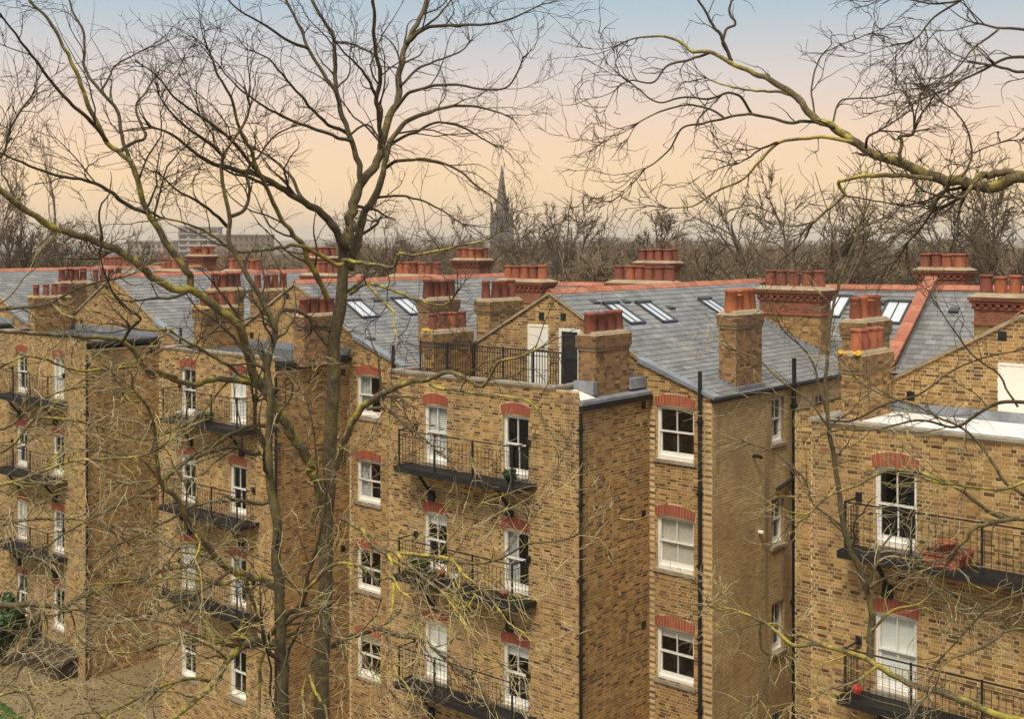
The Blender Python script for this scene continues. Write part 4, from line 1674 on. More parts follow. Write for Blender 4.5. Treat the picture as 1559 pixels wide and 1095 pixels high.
class Tree:
    def __init__(self, name, label, cat, Y, base, seed, group=None):
        self.Y = Y
        self.rng = np.random.default_rng(seed)
        self.root = empty(name, base)
        tag(self.root, label, cat, group)
        self.base = np.array(base)
        self.limbs = []
        self.tw = {}

    def limb(self, pl, w0, w1, mat='bark', y0=None, y1=None, dens=1.0, tmin=0.12, name='limb', lmul=1.0, twig='twig_dark', up=0.03, flare=False):
        """pl: pixel polyline (u,v); depth runs y0->y1; widths in photo pixels."""
        y0 = self.Y if y0 is None else y0
        y1 = y0 if y1 is None else y1
        pl = np.asarray(pl, float)
        seg = np.concatenate([[0], np.cumsum(np.linalg.norm(np.diff(pl, axis=0), axis=1))])
        seg /= seg[-1]
        P3 = np.array([px(u, v, y0 + (y1 - y0) * t) for (u, v), t in zip(pl, seg)])
        if name == 'limb':
            w0 = w0 * (0.56 if w0 > 9 else 0.75)
        n = max(8, int(len(pl) * 3.0))
        C = catmull(P3, n)
        L = np.linalg.norm(np.diff(C, axis=0), axis=1).sum()
        # small kinks, thicker limbs kink less
        rr = np.linspace(w0, w1, n) * 0.5 * (y0 + (y1 - y0) * np.linspace(0, 1, n)) / FPX
        jit = self.rng.normal(0, 1, (n, 3)) * np.minimum(rr * 0.25, 0.018)[:, None]
        jit[0] = 0
        C = C + jit
        rr = rr * (1 + 0.035 * self.rng.normal(0, 1, n))
        C2 = catmull(C, n * 2)
        r2 = np.interp(np.linspace(0, 1, n * 2), np.linspace(0, 1, n), rr)
        v, f = tubes(C2[None], r2[None], 10 if w0 > 14 else 7)
        me = np_mesh(name, v - self.base, f, smooth=True)
        me.materials.append(M[mat])
        obj(name, me, self.root)
        self.limbs.append((C2, r2, L, dens, tmin, lmul, mat, twig, up))
        return C2

    def finish(self, d1=2.6, l1=(0.35, 1.5), d2=5, d3=3, dark=0.5, ymul=1.0):
        rng = self.rng
        g1, g2, g3 = {}, {}, {}
        for C2, r2, L, dens, tmin, lmul, mat, twig, up in self.limbs:
            if dens <= 0:
                continue
            n = int(round(L * d1 * dens)) + 1
            p, r = grow(C2[None], r2[None], np.array([n]), rng, tmin, 0.99, 0.75,
                        lambda pl, t, pr: lmul * (l1[0] + (l1[1] - l1[0]) * (1 - 0.55 * t)), 11, 0.45, 0.006, 0.03, 0.22, up, 0.22, 0.55)
            g1.setdefault((mat, twig), []).append((p, r))
            # tip continues as twigs
            p2, rr2 = grow(C2[None, -6:], r2[None, -6:], np.array([5]), rng, 0.5, 1.0, 0.4,
                           lambda pl, t, pr: lmul * 0.7 + 0 * t, 11, 0.7, 0.005, 0.02, 0.16, up, 0.2, 0.4)
            g1[(mat, twig)].append((p2, rr2))
        for (mat, twig), lst in g1.items():
            p = np.concatenate([a for a, _ in lst])
            r = np.concatenate([b_ for _, b_ in lst])
            Lp = np.linalg.norm(np.diff(p, axis=1), axis=2).sum(1)
            n2 = rng.poisson(d2 * np.clip(Lp, 0.25, 2.2))
            q, s = grow(p, r, n2, rng, 0.15, 0.98, 0.72, lambda pl, t, pr: (0.14 + 0.42 * pl) * (1 - 0.4 * t), 7, 0.6, 0.0045, 0.012, 0.24, 0.015, 0.35, 0.5)
            Lq = np.linalg.norm(np.diff(q, axis=1), axis=2).sum(1)
            n3 = rng.poisson(d3 * 2.6 * np.clip(Lq, 0.1, 1.0))
            w, x = grow(q, s, n3, rng, 0.2, 0.98, 0.7, lambda pl, t, pr: 0.08 + 0.4 * pl * (1 - 0.4 * t), 5, 0.65, 0.0034, 0.006, 0.24, 0.01, 0.5, 0.5)
            for nm, (pp, rr), sd, mt in (('branches', (p, r), 5, mat if twig != 'twig_dark' else 'bark_dark'), ('twigs', (q, s), 3, twig), ('twigs', (w, x), 3, twig)):
                if len(pp) == 0:
                    continue
                v, f = tubes(pp, rr, sd)
                me = np_mesh(nm, v - self.base, f, smooth=sd > 3)
                me.materials.append(M[mt])
                o = obj(nm, me, self.root)
                o['kind'] = 'stuff'


# --- tall twin-stemmed tree in front of the left wings: stem at u=500
YA = 17.0
tA = Tree('bare_tree', 'tall bare tree with the thick upright trunk forking high left of the church spire', 'tree', YA, tuple(px(487, 365 + 1800 * 16 / YA, YA)), 11, 'bare trees in front of the terrace')
tA.limb([(484, 2058), (486, 1500), (488, 1095), (492, 980), (497, 820), (500, 700), (505, 600), (512, 500), (519, 430), (524, 385), (527, 368)], 31, 18, 'bark', YA, YA, 0.10, 0.45, 'trunk')
tA.limb([(522, 392), (521, 368), (504, 340), (469, 312), (431, 288), (396, 267), (368, 260), (326, 250), (300, 235), (262, 205), (225, 190)], 25, 3, 'bark_dark', YA, YA - 2, 1.0)
tA.limb([(396, 267), (375, 240), (347, 208), (302, 174), (271, 153), (235, 112), (205, 92)], 11, 2, 'bark_dark', YA - 1, YA - 3, 1.1)
tA.limb([(526, 380), (539, 312), (549, 278), (562, 262), (574, 250), (580, 226), (589, 187), (605, 153), (608, 115), (615, 80), (626, 52), (640, 24), (650, 0), (662, -40)], 30, 5, 'bark', YA, YA + 1.5, 0.9)
tA.limb([(549, 278), (544, 240), (532, 205), (521, 174), (511, 132), (509, 59), (497, 38), (476, 0), (462, -40)], 17, 4, 'bark_dark', YA, YA + 0.5, 1.0)
tA.limb([(512, 140), (490, 108), (469, 73), (459, 45), (435, 0), (420, -40)], 11, 3, 'bark_dark', YA + 0.3, YA + 1, 1.1)
tA.limb([(469, 73), (440, 62), (400, 36), (360, 12), (340, -12)], 7, 2, 'bark_dark', YA + 0.5, YA - 1, 1.1)
tA.limb([(580, 226), (579, 200), (577, 174), (574, 149), (580, 118), (570, 69), (570, 21), (567, -20)], 14, 5, 'bark', YA, YA - 1.5, 0.9)
tA.limb([(574, 150), (560, 120), (545, 100), (520, 75), (505, 55)], 7, 2, 'bark_dark', YA - 0.7, YA - 2, 1.0)
tA.limb([(508, 62), (535, 66), (555, 75), (569, 82)], 6, 3, 'bark_dark', YA, YA - 1, 0.8)
tA.limb([(534, 214), (512, 208), (480, 196), (450, 185), (420, 172), (385, 150), (350, 120), (330, 95)], 8, 2, 'bark_dark', YA, YA - 2.0, 1.1)
tA.limb([(532, 205), (545, 195), (560, 190), (578, 210)], 5, 3, 'bark_dark', YA, YA, 0.8)
tA.limb([(533, 206), (518, 196), (500, 190), (470, 160), (440, 125), (410, 90), (380, 75)], 8, 2, 'bark_dark', YA + 0.4, YA - 1.6, 1.1)
tA.limb([(532, 410), (546, 368), (553, 333), (570, 302), (584, 264), (589, 229), (608, 194), (636, 177), (695, 160), (747, 167), (775, 178)], 26, 2, 'bark', YA + 0.2, YA + 1.8, 1.0)
tA.limb([(588, 255), (602, 246), (622, 243), (653, 243), (695, 257), (723, 281), (758, 306), (775, 320)], 10, 2, 'bark_dark', YA + 1.0, YA - 0.5, 1.1)
tA.limb([(592, 222), (618, 207), (640, 198), (665, 186), (700, 192), (730, 208), (757, 224)], 7, 2, 'bark_dark', YA + 1.0, YA + 2.5, 1.1)
tA.limb([(605, 162), (614, 150), (626, 139), (685, 128), (733, 135), (768, 134), (785, 115), (798, 85)], 10, 2, 'bark_dark', YA + 0.6, YA - 1, 1.2)
tA.limb([(618, 66), (636, 50), (650, 42), (688, 38), (747, 36), (782, 26), (827, 5)], 9, 2, 'bark_dark', YA + 1, YA, 1.1)
tA.limb([(626, 52), (650, 38), (670, 20), (690, -5)], 6, 2, 'bark_dark', YA + 1.2, YA + 2, 1.1)
tA.limb([(610, 130), (635, 105), (665, 92), (700, 78), (720, 60)], 6, 2, 'bark_dark', YA + 0.8, YA + 2, 1.1)
tA.limb([(566, 306), (580, 300), (610, 298), (645, 306), (680, 325), (710, 345)], 6, 2, 'bark_dark', YA + 0.8, YA, 1.0)
tA.limb([(500, 458), (482, 421), (467, 393), (457, 370), (430, 337), (413, 302), (392, 257), (382, 229), (361, 187), (352, 150), (330, 110), (318, 75)], 17, 3, 'bark_lichen', YA - 0.2, YA - 2.5, 1.0)
tA.limb([(413, 302), (405, 285), (380, 270), (350, 262), (320, 245), (300, 235)], 8, 2, 'bark_dark', YA - 1, YA - 2, 1.0)
tA.limb([(470, 313), (458, 298), (440, 265), (405, 235), (370, 216), (330, 200)], 8, 2, 'bark_dark', YA, YA + 1, 1.0)
tA.limb([(525, 398), (513, 404), (480, 385), (457, 375), (418, 378), (380, 383), (353, 381), (329, 362), (312, 351), (275, 338), (240, 330)], 13, 3, 'bark_lichen', YA - 0.2, YA - 2.5, 0.9)
tA.limb([(521, 396), (557, 401), (598, 406), (608, 386), (636, 388), (695, 375), (739, 365), (765, 350)], 12, 2, 'bark_lichen', YA - 0.2, YA - 2.2, 1.0)
tA.limb([(534, 447), (559, 432), (598, 442), (636, 457), (675, 465), (692, 452)], 11, 3, 'bark_lichen', YA - 0.2, YA - 2.0, 0.8)
tA.limb([(560, 432), (580, 455), (598, 475), (600, 500), (610, 520)], 7, 2, 'bark_lichen', YA - 1, YA - 2.5, 0.8)
tA.limb([(510, 712), (527, 668), (547, 628), (583, 600), (624, 581), (657, 576), (682, 566), (712, 577), (736, 588), (758, 554), (794, 543), (825, 528)], 24, 3, 'bark_lichen', YA - 0.2, YA - 3.0, 0.8, 0.3)
tA.limb([(657, 586), (695, 595), (739, 602), (780, 606), (808, 614), (835, 650), (850, 690)], 10, 2, 'bark_lichen', YA - 1.2, YA - 3, 0.9)
tA.limb([(560, 622), (590, 625), (620, 650), (650, 672), (668, 690)], 8, 2, 'bark', YA - 0.6, YA - 2, 0.9, twig='twig')
tA.limb([(583, 602), (592, 640), (595, 670), (606, 700)], 6, 2, 'bark_lichen', YA - 1, YA - 2, 0.9)
# long limb sweeping to the upper left from the base of the fork
tA.limb([(494, 770), (486, 740), (475, 714), (460, 683), (435, 647), (417, 617), (404, 598), (383, 560), (373, 520), (362, 495), (345, 479), (312, 454), (288, 441), (271, 438), (236, 425), (216, 408), (192, 389), (153, 370), (118, 359), (90, 351), (49, 326), (0, 288), (-40, 270)], 31, 9, 'bark_lichen', YA, YA - 3.5, 0.55, 0.3)
tA.limb([(290, 441), (288, 422), (271, 397), (257, 378), (240, 347), (222, 319), (212, 278), (201, 250), (182, 232), (163, 215), (139, 170), (115, 108), (94, 66), (76, 31), (45, 0), (30, -30)], 20, 4, 'bark_lichen', YA - 1.8, YA - 3, 0.8)
tA.limb([(201, 252), (194, 233), (184, 201), (179, 170), (153, 139), (130, 104), (128, 52), (111, 17), (100, -20)], 11, 3, 'bark_dark', YA - 2.2, YA - 1, 1.0)
tA.limb([(163, 215), (140, 185), (110, 160), (80, 125), (60, 100), (30, 60), (0, 20)], 9, 3, 'bark_dark', YA - 2.4, YA - 4, 0.9)
tA.limb([(182, 232), (205, 215), (222, 208), (207, 165), (222, 140), (240, 110)], 8, 2, 'bark_dark', YA - 2, YA - 1, 0.9)
tA.limb([(226, 325), (208, 318), (190, 310), (165, 290), (130, 275), (80, 265), (30, 245), (-10, 228)], 9, 3, 'bark_dark', YA - 2.2, YA - 4, 0.9)
tA.limb([(153, 139), (165, 120), (175, 100), (200, 85), (230, 70)], 5, 2, 'bark_dark', YA - 1.6, YA - 1, 1.0)
tA.limb([(345, 478), (330, 500), (300, 520)], 6, 2, 'bark', YA - 1, YA - 2, 0.8)
tA.limb([(404, 596), (384, 584), (334, 578), (296, 584), (274, 581), (250, 572), (230, 567), (214, 552), (208, 540), (186, 521), (164, 515), (131, 513), (60, 508), (0, 505), (-20, 504)], 17, 5, 'bark_lichen', YA - 0.6, YA - 3, 0.8, twig='twig')
tA.limb([(186, 521), (200, 500), (214, 485), (203, 477), (175, 450), (159, 414), (150, 380)], 7, 2, 'bark_dark', YA - 2, YA - 3, 1.0)
tA.limb([(381, 580), (334, 548), (301, 529), (268, 510), (258, 502), (225, 503), (190, 498)], 11, 3, 'bark_lichen', YA - 0.7, YA - 2.2, 0.8)
tA.limb([(270, 575), (214, 560), (170, 560), (123, 565), (90, 556), (71, 548), (36, 543), (0, 559)], 8, 3, 'bark_lichen', YA - 1.5, YA - 3, 1.0, twig='twig')
tA.limb([(425, 652), (389, 647), (358, 658), (332, 673), (302, 688), (276, 709), (230, 742), (180, 770), (120, 800), (60, 840)], 9, 3, 'bark', YA - 0.6, YA - 2.5, 1.0, twig='twig')
tA.limb([(396, 690), (383, 691), (358, 681), (332, 686), (281, 704), (245, 729), (215, 700), (160, 690)], 9, 2, 'bark', YA - 0.5, YA - 2, 1.0, twig='twig')
tA.finish(d1=1.45, l1=(0.35, 1.35), d2=3.2, d3=1.7)

# --- second stem with lichened limbs at u=420
YBt = 16.2
tB = Tree('bare_tree', 'slimmer bare tree with yellow lichened lower limbs left of the tall forked tree', 'tree', YBt, tuple(px(432, 365 + 1800 * 16 / YBt, YBt)), 23, 'bare trees in front of the terrace')
tB.limb([(436, 2142), (434, 1500), (430, 1095), (426, 980), (424, 900), (420, 820), (411, 740), (408, 690), (410, 650), (413, 600), (408, 565), (412, 530), (418, 498), (404, 467), (378, 423), (360, 390), (350, 367), (349, 330), (342, 288), (338, 257), (342, 233), (358, 208), (380, 170), (372, 130)], 38, 3, 'bark', YBt, YBt - 1.5, 0.45, 0.5, 'trunk')
tB.limb([(408, 690), (396, 668), (389, 655), (388, 630), (389, 610)], 12, 6, 'bark', YBt, YBt - 0.4, 0.4)
tB.limb([(418, 500), (430, 473), (465, 479), (478, 500)], 9, 5, 'bark', YBt - 0.2, YBt + 0.5, 0.5)
tB.limb([(342, 240), (325, 222), (300, 205), (280, 190), (255, 165), (240, 140)], 8, 2, 'bark_dark', YBt - 1, YBt - 2, 1.0)
tB.limb([(349, 330), (372, 318), (380, 290), (375, 262), (395, 235), (420, 205), (450, 190)], 8, 2, 'bark_dark', YBt - 1, YBt, 1.0)
tB.limb([(346, 345), (320, 320), (290, 300), (270, 290), (240, 262)], 8, 2, 'bark_dark', YBt - 0.8, YBt - 2, 1.0)
tB.limb([(422, 893), (405, 886), (378, 878), (346, 865), (324, 843), (305, 821), (291, 803), (281, 785), (273, 765), (245, 734), (238, 700), (236, 660), (225, 620), (200, 590)], 22, 4, 'bark_lichen', YBt - 0.2, YBt - 2.5, 0.8, twig='twig')
tB.limb([(425, 985), (402, 978), (378, 978), (351, 1005), (324, 1042), (308, 1059), (270, 1091), (240, 1120)], 22, 6, 'bark_lichen', YBt - 0.3, YBt - 3, 1.1, twig='twig')
tB.limb([(404, 980), (419, 959), (443, 935), (464, 910), (467, 883), (478, 848), (490, 800), (500, 740), (520, 700)], 17, 2, 'bark', YBt - 0.3, YBt - 1.6, 1.1, twig='twig')
tB.limb([(402, 975), (395, 940), (380, 905), (372, 880), (340, 890), (310, 885), (270, 880), (220, 885), (160, 890)], 8, 2, 'bark_lichen', YBt - 0.4, YBt - 2, 1.2, twig='twig')
tB.limb([(400, 985), (360, 985), (320, 975), (290, 968), (240, 985), (190, 995), (130, 990)], 9, 2, 'bark_lichen', YBt - 0.4, YBt - 2.6, 1.2, twig='twig')
tB.limb([(405, 990), (396, 1020), (396, 1060), (394, 1095), (396, 1120)], 8, 3, 'bark_lichen', YBt - 0.4, YBt - 1, 0.9, twig='twig')
tB.limb([(408, 980), (440, 968), (470, 960), (500, 965), (540, 985), (560, 1010), (600, 1060)], 8, 2, 'bark', YBt - 0.3, YBt - 1.8, 1.2, twig='twig')
tB.limb([(466, 900), (500, 866), (530, 858), (555, 866), (575, 884), (598, 880), (608, 900), (625, 912), (632, 940)], 11, 3, 'bark_lichen', YBt - 0.8, YBt - 2.4, 1.0, twig='twig')
tB.limb([(520, 790), (550, 808), (566, 830), (593, 848), (598, 880), (598, 920), (592, 960), (595, 1000)], 9, 3, 'bark_lichen', YBt - 1, YBt - 2.6, 0.9, twig='twig')
tB.limb([(566, 832), (600, 842), (636, 873), (671, 900), (687, 921), (709, 951), (722, 989), (760, 1010)], 9, 2, 'bark_lichen', YBt - 1.4, YBt - 3, 1.0, twig='twig')
tB.limb([(600, 842), (640, 846), (682, 851), (709, 878), (733, 897), (754, 921), (776, 951), (800, 965)], 10, 3, 'bark_lichen', YBt - 1.5, YBt - 3, 1.3, twig='twig')
tB.limb([(640, 846), (690, 856), (730, 858), (765, 850), (800, 830), (850, 825), (880, 815)], 7, 2, 'bark', YBt - 1.6, YBt - 3, 1.0, twig='twig')
tB.limb([(505, 985), (547, 967), (574, 959), (614, 970), (649, 978), (671, 1000), (692, 1016), (730, 1050), (760, 1090)], 14, 3, 'bark_dark', YBt - 0.3, YBt - 2.4, 1.0, twig='twig')
tB.limb([(480, 1000), (470, 1020), (478, 1050), (495, 1080), (500, 1110)], 9, 4, 'bark_lichen', YBt - 0.6, YBt - 1.2, 0.8, twig='twig')
tB.limb([(418, 760), (396, 768), (373, 763), (343, 763), (294, 770), (268, 786), (230, 806), (180, 830)], 9, 3, 'bark', YBt - 0.4, YBt - 2, 1.0, twig='twig')
tB.limb([(350, 870), (300, 905), (250, 930), (180, 940), (110, 930), (60, 950)], 7, 2, 'bark', YBt - 1, YBt - 3, 1.3, twig='twig')
tB.limb([(330, 1040), (280, 1035), (220, 1060), (150, 1095)], 10, 5, 'bark_lichen', YBt - 1, YBt - 2.6, 1.0, twig='twig')
tB.limb([(480, 800), (484, 760), (482, 710), (478, 660), (470, 620)], 7, 2, 'bark', YBt - 0.8, YBt - 1.2, 1.0, twig='twig')
tB.finish(d1=3.4, l1=(0.35, 1.4), d2=3.6, d3=1.2)

# --- tree outside the left edge, its limbs reaching in
YC = 15.0
tC = Tree('bare_tree', 'bare tree outside the left edge reaching dark mossy limbs into the picture', 'tree', YC, tuple(px(-330, 365 + 1800 * 16 / YC, YC)), 31, 'bare trees in front of the terrace')
tC.limb([(-330, 2280), (-325, 1500), (-320, 1000), (-300, 700), (-280, 400), (-260, 150)], 60, 20, 'bark', YC, YC, 0.05, 0.5, 'trunk')
tC.limb([(-318, 960), (-200, 930), (-100, 925), (0, 921), (48, 922), (102, 924), (116, 912), (145, 900), (190, 888), (250, 870), (300, 862)], 30, 3, 'bark', YC, YC + 0.5, 0.9, 0.5, twig='twig')
tC.limb([(112, 918), (140, 940), (170, 950), (220, 945), (270, 952)], 7, 2, 'bark', YC, YC - 1, 1.4, twig='twig')
tC.limb([(-300, 760), (-150, 745), (0, 738), (60, 720), (110, 702), (160, 700), (215, 694), (250, 680)], 18, 3, 'bark_lichen', YC, YC - 1, 1.1, 0.5, twig='twig')
tC.limb([(-300, 720), (-150, 690), (0, 690), (50, 640), (110, 640), (170, 655), (225, 670), (270, 650)], 16, 3, 'bark_lichen', YC, YC + 1, 1.1, 0.5, twig='twig')
tC.limb([(-280, 480), (-150, 470), (0, 470), (70, 463), (115, 440), (150, 430), (190, 422)], 14, 3, 'bark', YC, YC - 0.5, 0.9, 0.5, twig='twig')
tC.limb([(-270, 300), (-120, 260), (-40, 250), (5, 235), (12, 205), (30, 170), (45, 150)], 13, 3, 'bark_dark', YC, YC, 1.0, 0.5)
tC.limb([(-290, 640), (-100, 640), (0, 655), (60, 610), (130, 590), (190, 600)], 12, 2, 'bark', YC, YC + 1.5, 1.1, 0.5, twig='twig')
tC.limb([(-290, 1120), (-100, 1080), (0, 1060), (30, 1050), (45, 1068), (62, 1085), (40, 1110)], 12, 4, 'bark_lichen', YC, YC - 1, 1.3, 0.6, twig='twig')
tC.limb([(-290, 1060), (-100, 1040), (0, 1045), (25, 1040), (28, 1020), (50, 1000), (90, 985)], 10, 2, 'bark', YC, YC, 1.3, 0.6, twig='twig')
tC.limb([(-300, 860), (-100, 820), (0, 800), (80, 790), (150, 800), (200, 830)], 12, 2, 'bark', YC, YC + 1, 1.2, 0.5, twig='twig')
tC.finish(d1=2.7, l1=(0.35, 1.3), d2=3.4, d3=1.2)

# --- big mossy limb from a tree beyond the right edge
YD = 9.5
tD = Tree('bare_tree', 'tree beyond the right edge with one long mossy limb crossing the sky', 'tree', YD, tuple(px(1860, 365 + 1800 * 16 / YD, YD)), 41, 'bare trees in front of the terrace')
tD.limb([(1860, 3390), (1858, 2500), (1850, 1500), (1845, 900), (1840, 500), (1835, 250), (1830, -50), (1820, -300)], 110, 50, 'bark', YD, YD, 0.0, 0.5, 'trunk')
tD.limb([(1838, 420), (1760, 330), (1680, 288), (1600, 270), (1559, 271), (1509, 281), (1458, 275), (1416, 270), (1373, 251), (1323, 230), (1289, 209), (1263, 190), (1238, 178), (1213, 148), (1175, 123), (1145, 110), (1116, 97), (1082, 78), (1056, 78), (1040, 65), (1010, 55), (965, 58), (945, 66)], 48, 2, 'bark_lichen', YD, YD + 2.2, 0.38, 0.42)
tD.limb([(1560, 266), (1530, 262), (1500, 268), (1480, 278)], 20, 12, 'bark_lichen', YD + 0.7, YD + 0.9, 0.3)
tD.limb([(1114, 92), (1101, 63), (1107, 44), (1120, 36), (1111, 21), (1113, 0), (1118, -25)], 7, 3, 'bark_dark', YD + 2, YD + 2.3, 1.0)
tD.limb([(1112, 90), (1099, 55), (1086, 38), (1077, 21), (1063, 0), (1050, -20)], 8, 3, 'bark_dark', YD + 2, YD + 2, 1.0)
tD.limb([(1263, 189), (1234, 184), (1196, 186), (1145, 173), (1103, 180), (1069, 188), (1039, 194), (1022, 224), (1000, 245), (980, 258)], 10, 2, 'bark_dark', YD + 1.5, YD + 2, 1.2)
tD.limb([(1145, 174), (1128, 148), (1110, 140), (1080, 150), (1040, 148), (1000, 155), (960, 125)], 6, 2, 'bark_dark', YD + 1.8, YD + 1.2, 1.3)
tD.limb([(1082, 79), (1050, 90), (1015, 100), (995, 125), (960, 122), (940, 132)], 6, 2, 'bark_dark', YD + 2, YD + 1.4, 1.3)
tD.limb([(1238, 178), (1215, 152), (1190, 140), (1160, 138), (1130, 135), (1090, 125), (1075, 118)], 8, 2, 'bark_lichen', YD + 1.6, YD + 2.6, 1.2)
tD.limb([(1103, 180), (1080, 165), (1040, 160), (1000, 172), (965, 190)], 5, 2, 'bark_dark', YD + 2, YD + 2.2, 1.3)
tD.limb([(1300, 216), (1259, 209), (1221, 211), (1191, 215), (1170, 230), (1154, 249), (1128, 275), (1090, 292), (1056, 313), (1010, 317)], 11, 2, 'bark_lichen', YD + 1.2, YD + 2, 0.9)
tD.limb([(1186, 217), (1160, 225), (1140, 240), (1120, 250)], 6, 2, 'bark_dark', YD + 1.5, YD + 1, 1.1)
tD.limb([(1420, 272), (1361, 266), (1323, 268), (1276, 277), (1285, 296), (1259, 321), (1234, 342)], 14, 4, 'bark_lichen', YD + 0.9, YD + 1.3, 0.7)
tD.limb([(1285, 296), (1300, 300), (1330, 305), (1370, 312)], 4, 2, 'bark', YD + 1.3, YD + 1.3, 1.0)
tD.limb([(1445, 278), (1441, 287), (1428, 304), (1411, 334), (1395, 355), (1378, 372)], 8, 3, 'bark_dark', YD + 0.8, YD + 1.2, 0.8)
tD.limb([(1480, 283), (1465, 300), (1450, 297)], 9, 4, 'bark_lichen', YD + 0.8, YD + 0.7, 0.3)
tD.limb([(1465, 268), (1470, 262), (1479, 237), (1473, 199), (1454, 169), (1432, 154)], 5, 2, 'bark_dark', YD + 0.8, YD + 1.2, 1.0)
tD.limb([(1475, 236), (1500, 225), (1530, 215), (1559, 212)], 3, 1.5, 'bark_dark', YD + 1, YD + 1.4, 1.0)
tD.limb([(1372, 250), (1369, 241), (1374, 215), (1369, 209), (1388, 205), (1392, 196)], 9, 4, 'bark', YD + 1, YD + 1, 0.4)
tD.limb([(1318, 225), (1322, 208), (1340, 198)], 6, 3, 'bark_dark', YD + 1.1, YD + 0.9, 0.4)
tD.limb([(1268, 188), (1275, 160), (1290, 150), (1330, 148), (1370, 140), (1405, 132)], 4, 1.5, 'bark_dark', YD + 1.4, YD + 2.2, 1.0)
tD.limb([(1240, 172), (1236, 140), (1240, 110), (1250, 85), (1270, 72), (1300, 60), (1330, 48)], 4, 1.5, 'bark_dark', YD + 1.5, YD + 2, 1.0)
tD.limb([(1834, 200), (1700, 120), (1620, 60), (1559, 44), (1525, 42), (1505, 38), (1481, 34)], 22, 3, 'bark_dark', YD, YD + 0.4, 0.1, 0.6)
tD.limb([(1520, 44), (1500, 60), (1480, 75), (1465, 95), (1450, 110)], 5, 2, 'bark_dark', YD + 0.3, YD + 0.2, 0.4)
tD.limb([(1832, 240), (1700, 120), (1620, 95), (1559, 87), (1525, 91), (1492, 110), (1470, 118), (1449, 131)], 20, 3, 'bark_dark', YD, YD + 0.6, 0.1, 0.7)
tD.limb([(1600, 110), (1559, 110), (1530, 104), (1510, 98)], 7, 4, 'bark_dark', YD + 0.4, YD + 0.5, 0.5)
tD.limb([(1828, -20), (1650, -60), (1520, -30), (1462, 0), (1428, 21), (1410, 40), (1399, 55), (1380, 65)], 18, 2, 'bark_dark', YD, YD + 0.6, 0.12, 0.8)
tD.limb([(1462, 0), (1430, 5), (1400, 2), (1375, -5)], 5, 2, 'bark_dark', YD + 0.4, YD + 0.6, 0.7)
tD.finish(d1=1.9, l1=(0.12, 0.48), d2=5.0, d3=2.0)

# --- tree in the lower right, in front of the right wing
YE = 13.0
tE = Tree('bare_tree', 'small bare tree with yellow lichened boughs in front of the right wing balconies', 'tree', YE, tuple(px(1690, 365 + 1800 * 16 / YE, YE)), 53, 'bare trees in front of the terrace')
tE.limb([(1690, 2580), (1688, 1800), (1680, 1400), (1660, 1150), (1640, 900), (1630, 700), (1640, 500)], 70, 24, 'bark', YE, YE, 0.05, 0.5, 'trunk')
tE.limb([(1664, 1180), (1600, 1120), (1507, 1085), (1449, 1060), (1387, 1043), (1337, 1014), (1312, 1001), (1275, 989), (1242, 981), (1209, 985), (1187, 967), (1172, 954), (1158, 947), (1147, 941), (1120, 930), (1095, 925)], 27, 3, 'bark_lichen', YE, YE + 1.6, 0.75, 0.3, twig='twig')
tE.limb([(1242, 981), (1222, 968), (1200, 968), (1190, 955), (1176, 950), (1150, 952), (1120, 960)], 6, 2, 'bark_lichen', YE + 1.2, YE + 2, 1.2, twig='twig')
tE.limb([(1158, 948), (1158, 985), (1170, 1000), (1172, 1020), (1168, 1040)], 5, 2, 'bark', YE + 1.4, YE + 1.6, 1.2, twig='twig')
tE.limb([(1337, 1014), (1300, 1040), (1262, 1050), (1230, 1070)], 6, 2, 'bark_lichen', YE + 0.8, YE + 0.4, 1.2, twig='twig')
tE.limb([(1325, 1002), (1329, 939), (1320, 898), (1304, 856), (1287, 819), (1279, 765), (1271, 702), (1262, 648), (1258, 575), (1264, 492), (1275, 440), (1300, 370), (1310, 340)], 20, 3, 'bark', YE + 1.2, YE + 1.6, 0.8, 0.1, twig='twig')
tE.limb([(1304, 856), (1280, 800), (1240, 770), (1225, 730), (1210, 715), (1180, 690), (1130, 672)], 7, 2, 'bark', YE + 1.3, YE + 2, 1.1, twig='twig')
tE.limb([(1264, 655), (1240, 560), (1222, 530), (1195, 505), (1180, 480)], 6, 2, 'bark_dark', YE + 1.5, YE + 2, 1.0)
tE.limb([(1262, 650), (1230, 610), (1190, 580), (1150, 545), (1112, 532)], 6, 2, 'bark', YE + 1.5, YE + 2.2, 1.0, twig='twig')
tE.limb([(1262, 640), (1300, 640), (1350, 615), (1400, 600), (1450, 565), (1500, 545), (1559, 532)], 5, 2, 'bark_dark', YE + 1.4, YE + 0.8, 1.0)
tE.limb([(1320, 900), (1350, 880), (1390, 870), (1430, 890), (1470, 930)], 6, 2, 'bark', YE + 1.2, YE + 0.6, 1.1, twig='twig')
tE.limb([(1328, 960), (1360, 930), (1400, 920), (1430, 900), (1480, 915), (1520, 945)], 6, 2, 'bark_lichen', YE + 1.2, YE + 0.5, 1.1, twig='twig')
tE.limb([(1636, 800), (1600, 792), (1559, 790), (1491, 802), (1470, 822), (1449, 843)], 16, 5, 'bark_lichen', YE, YE + 0.3, 0.8, 0.4, twig='twig')
tE.limb([(1540, 790), (1507, 781), (1466, 748), (1433, 731), (1387, 719), (1345, 719), (1304, 740), (1262, 756), (1225, 790)], 12, 3, 'bark_lichen', YE + 0.3, YE + 0.8, 0.9, 0.2, twig='twig')
tE.limb([(1632, 760), (1580, 730), (1530, 745), (1480, 742), (1430, 735)], 9, 3, 'bark_lichen', YE + 0.2, YE + 0.1, 0.9, 0.4, twig='twig')
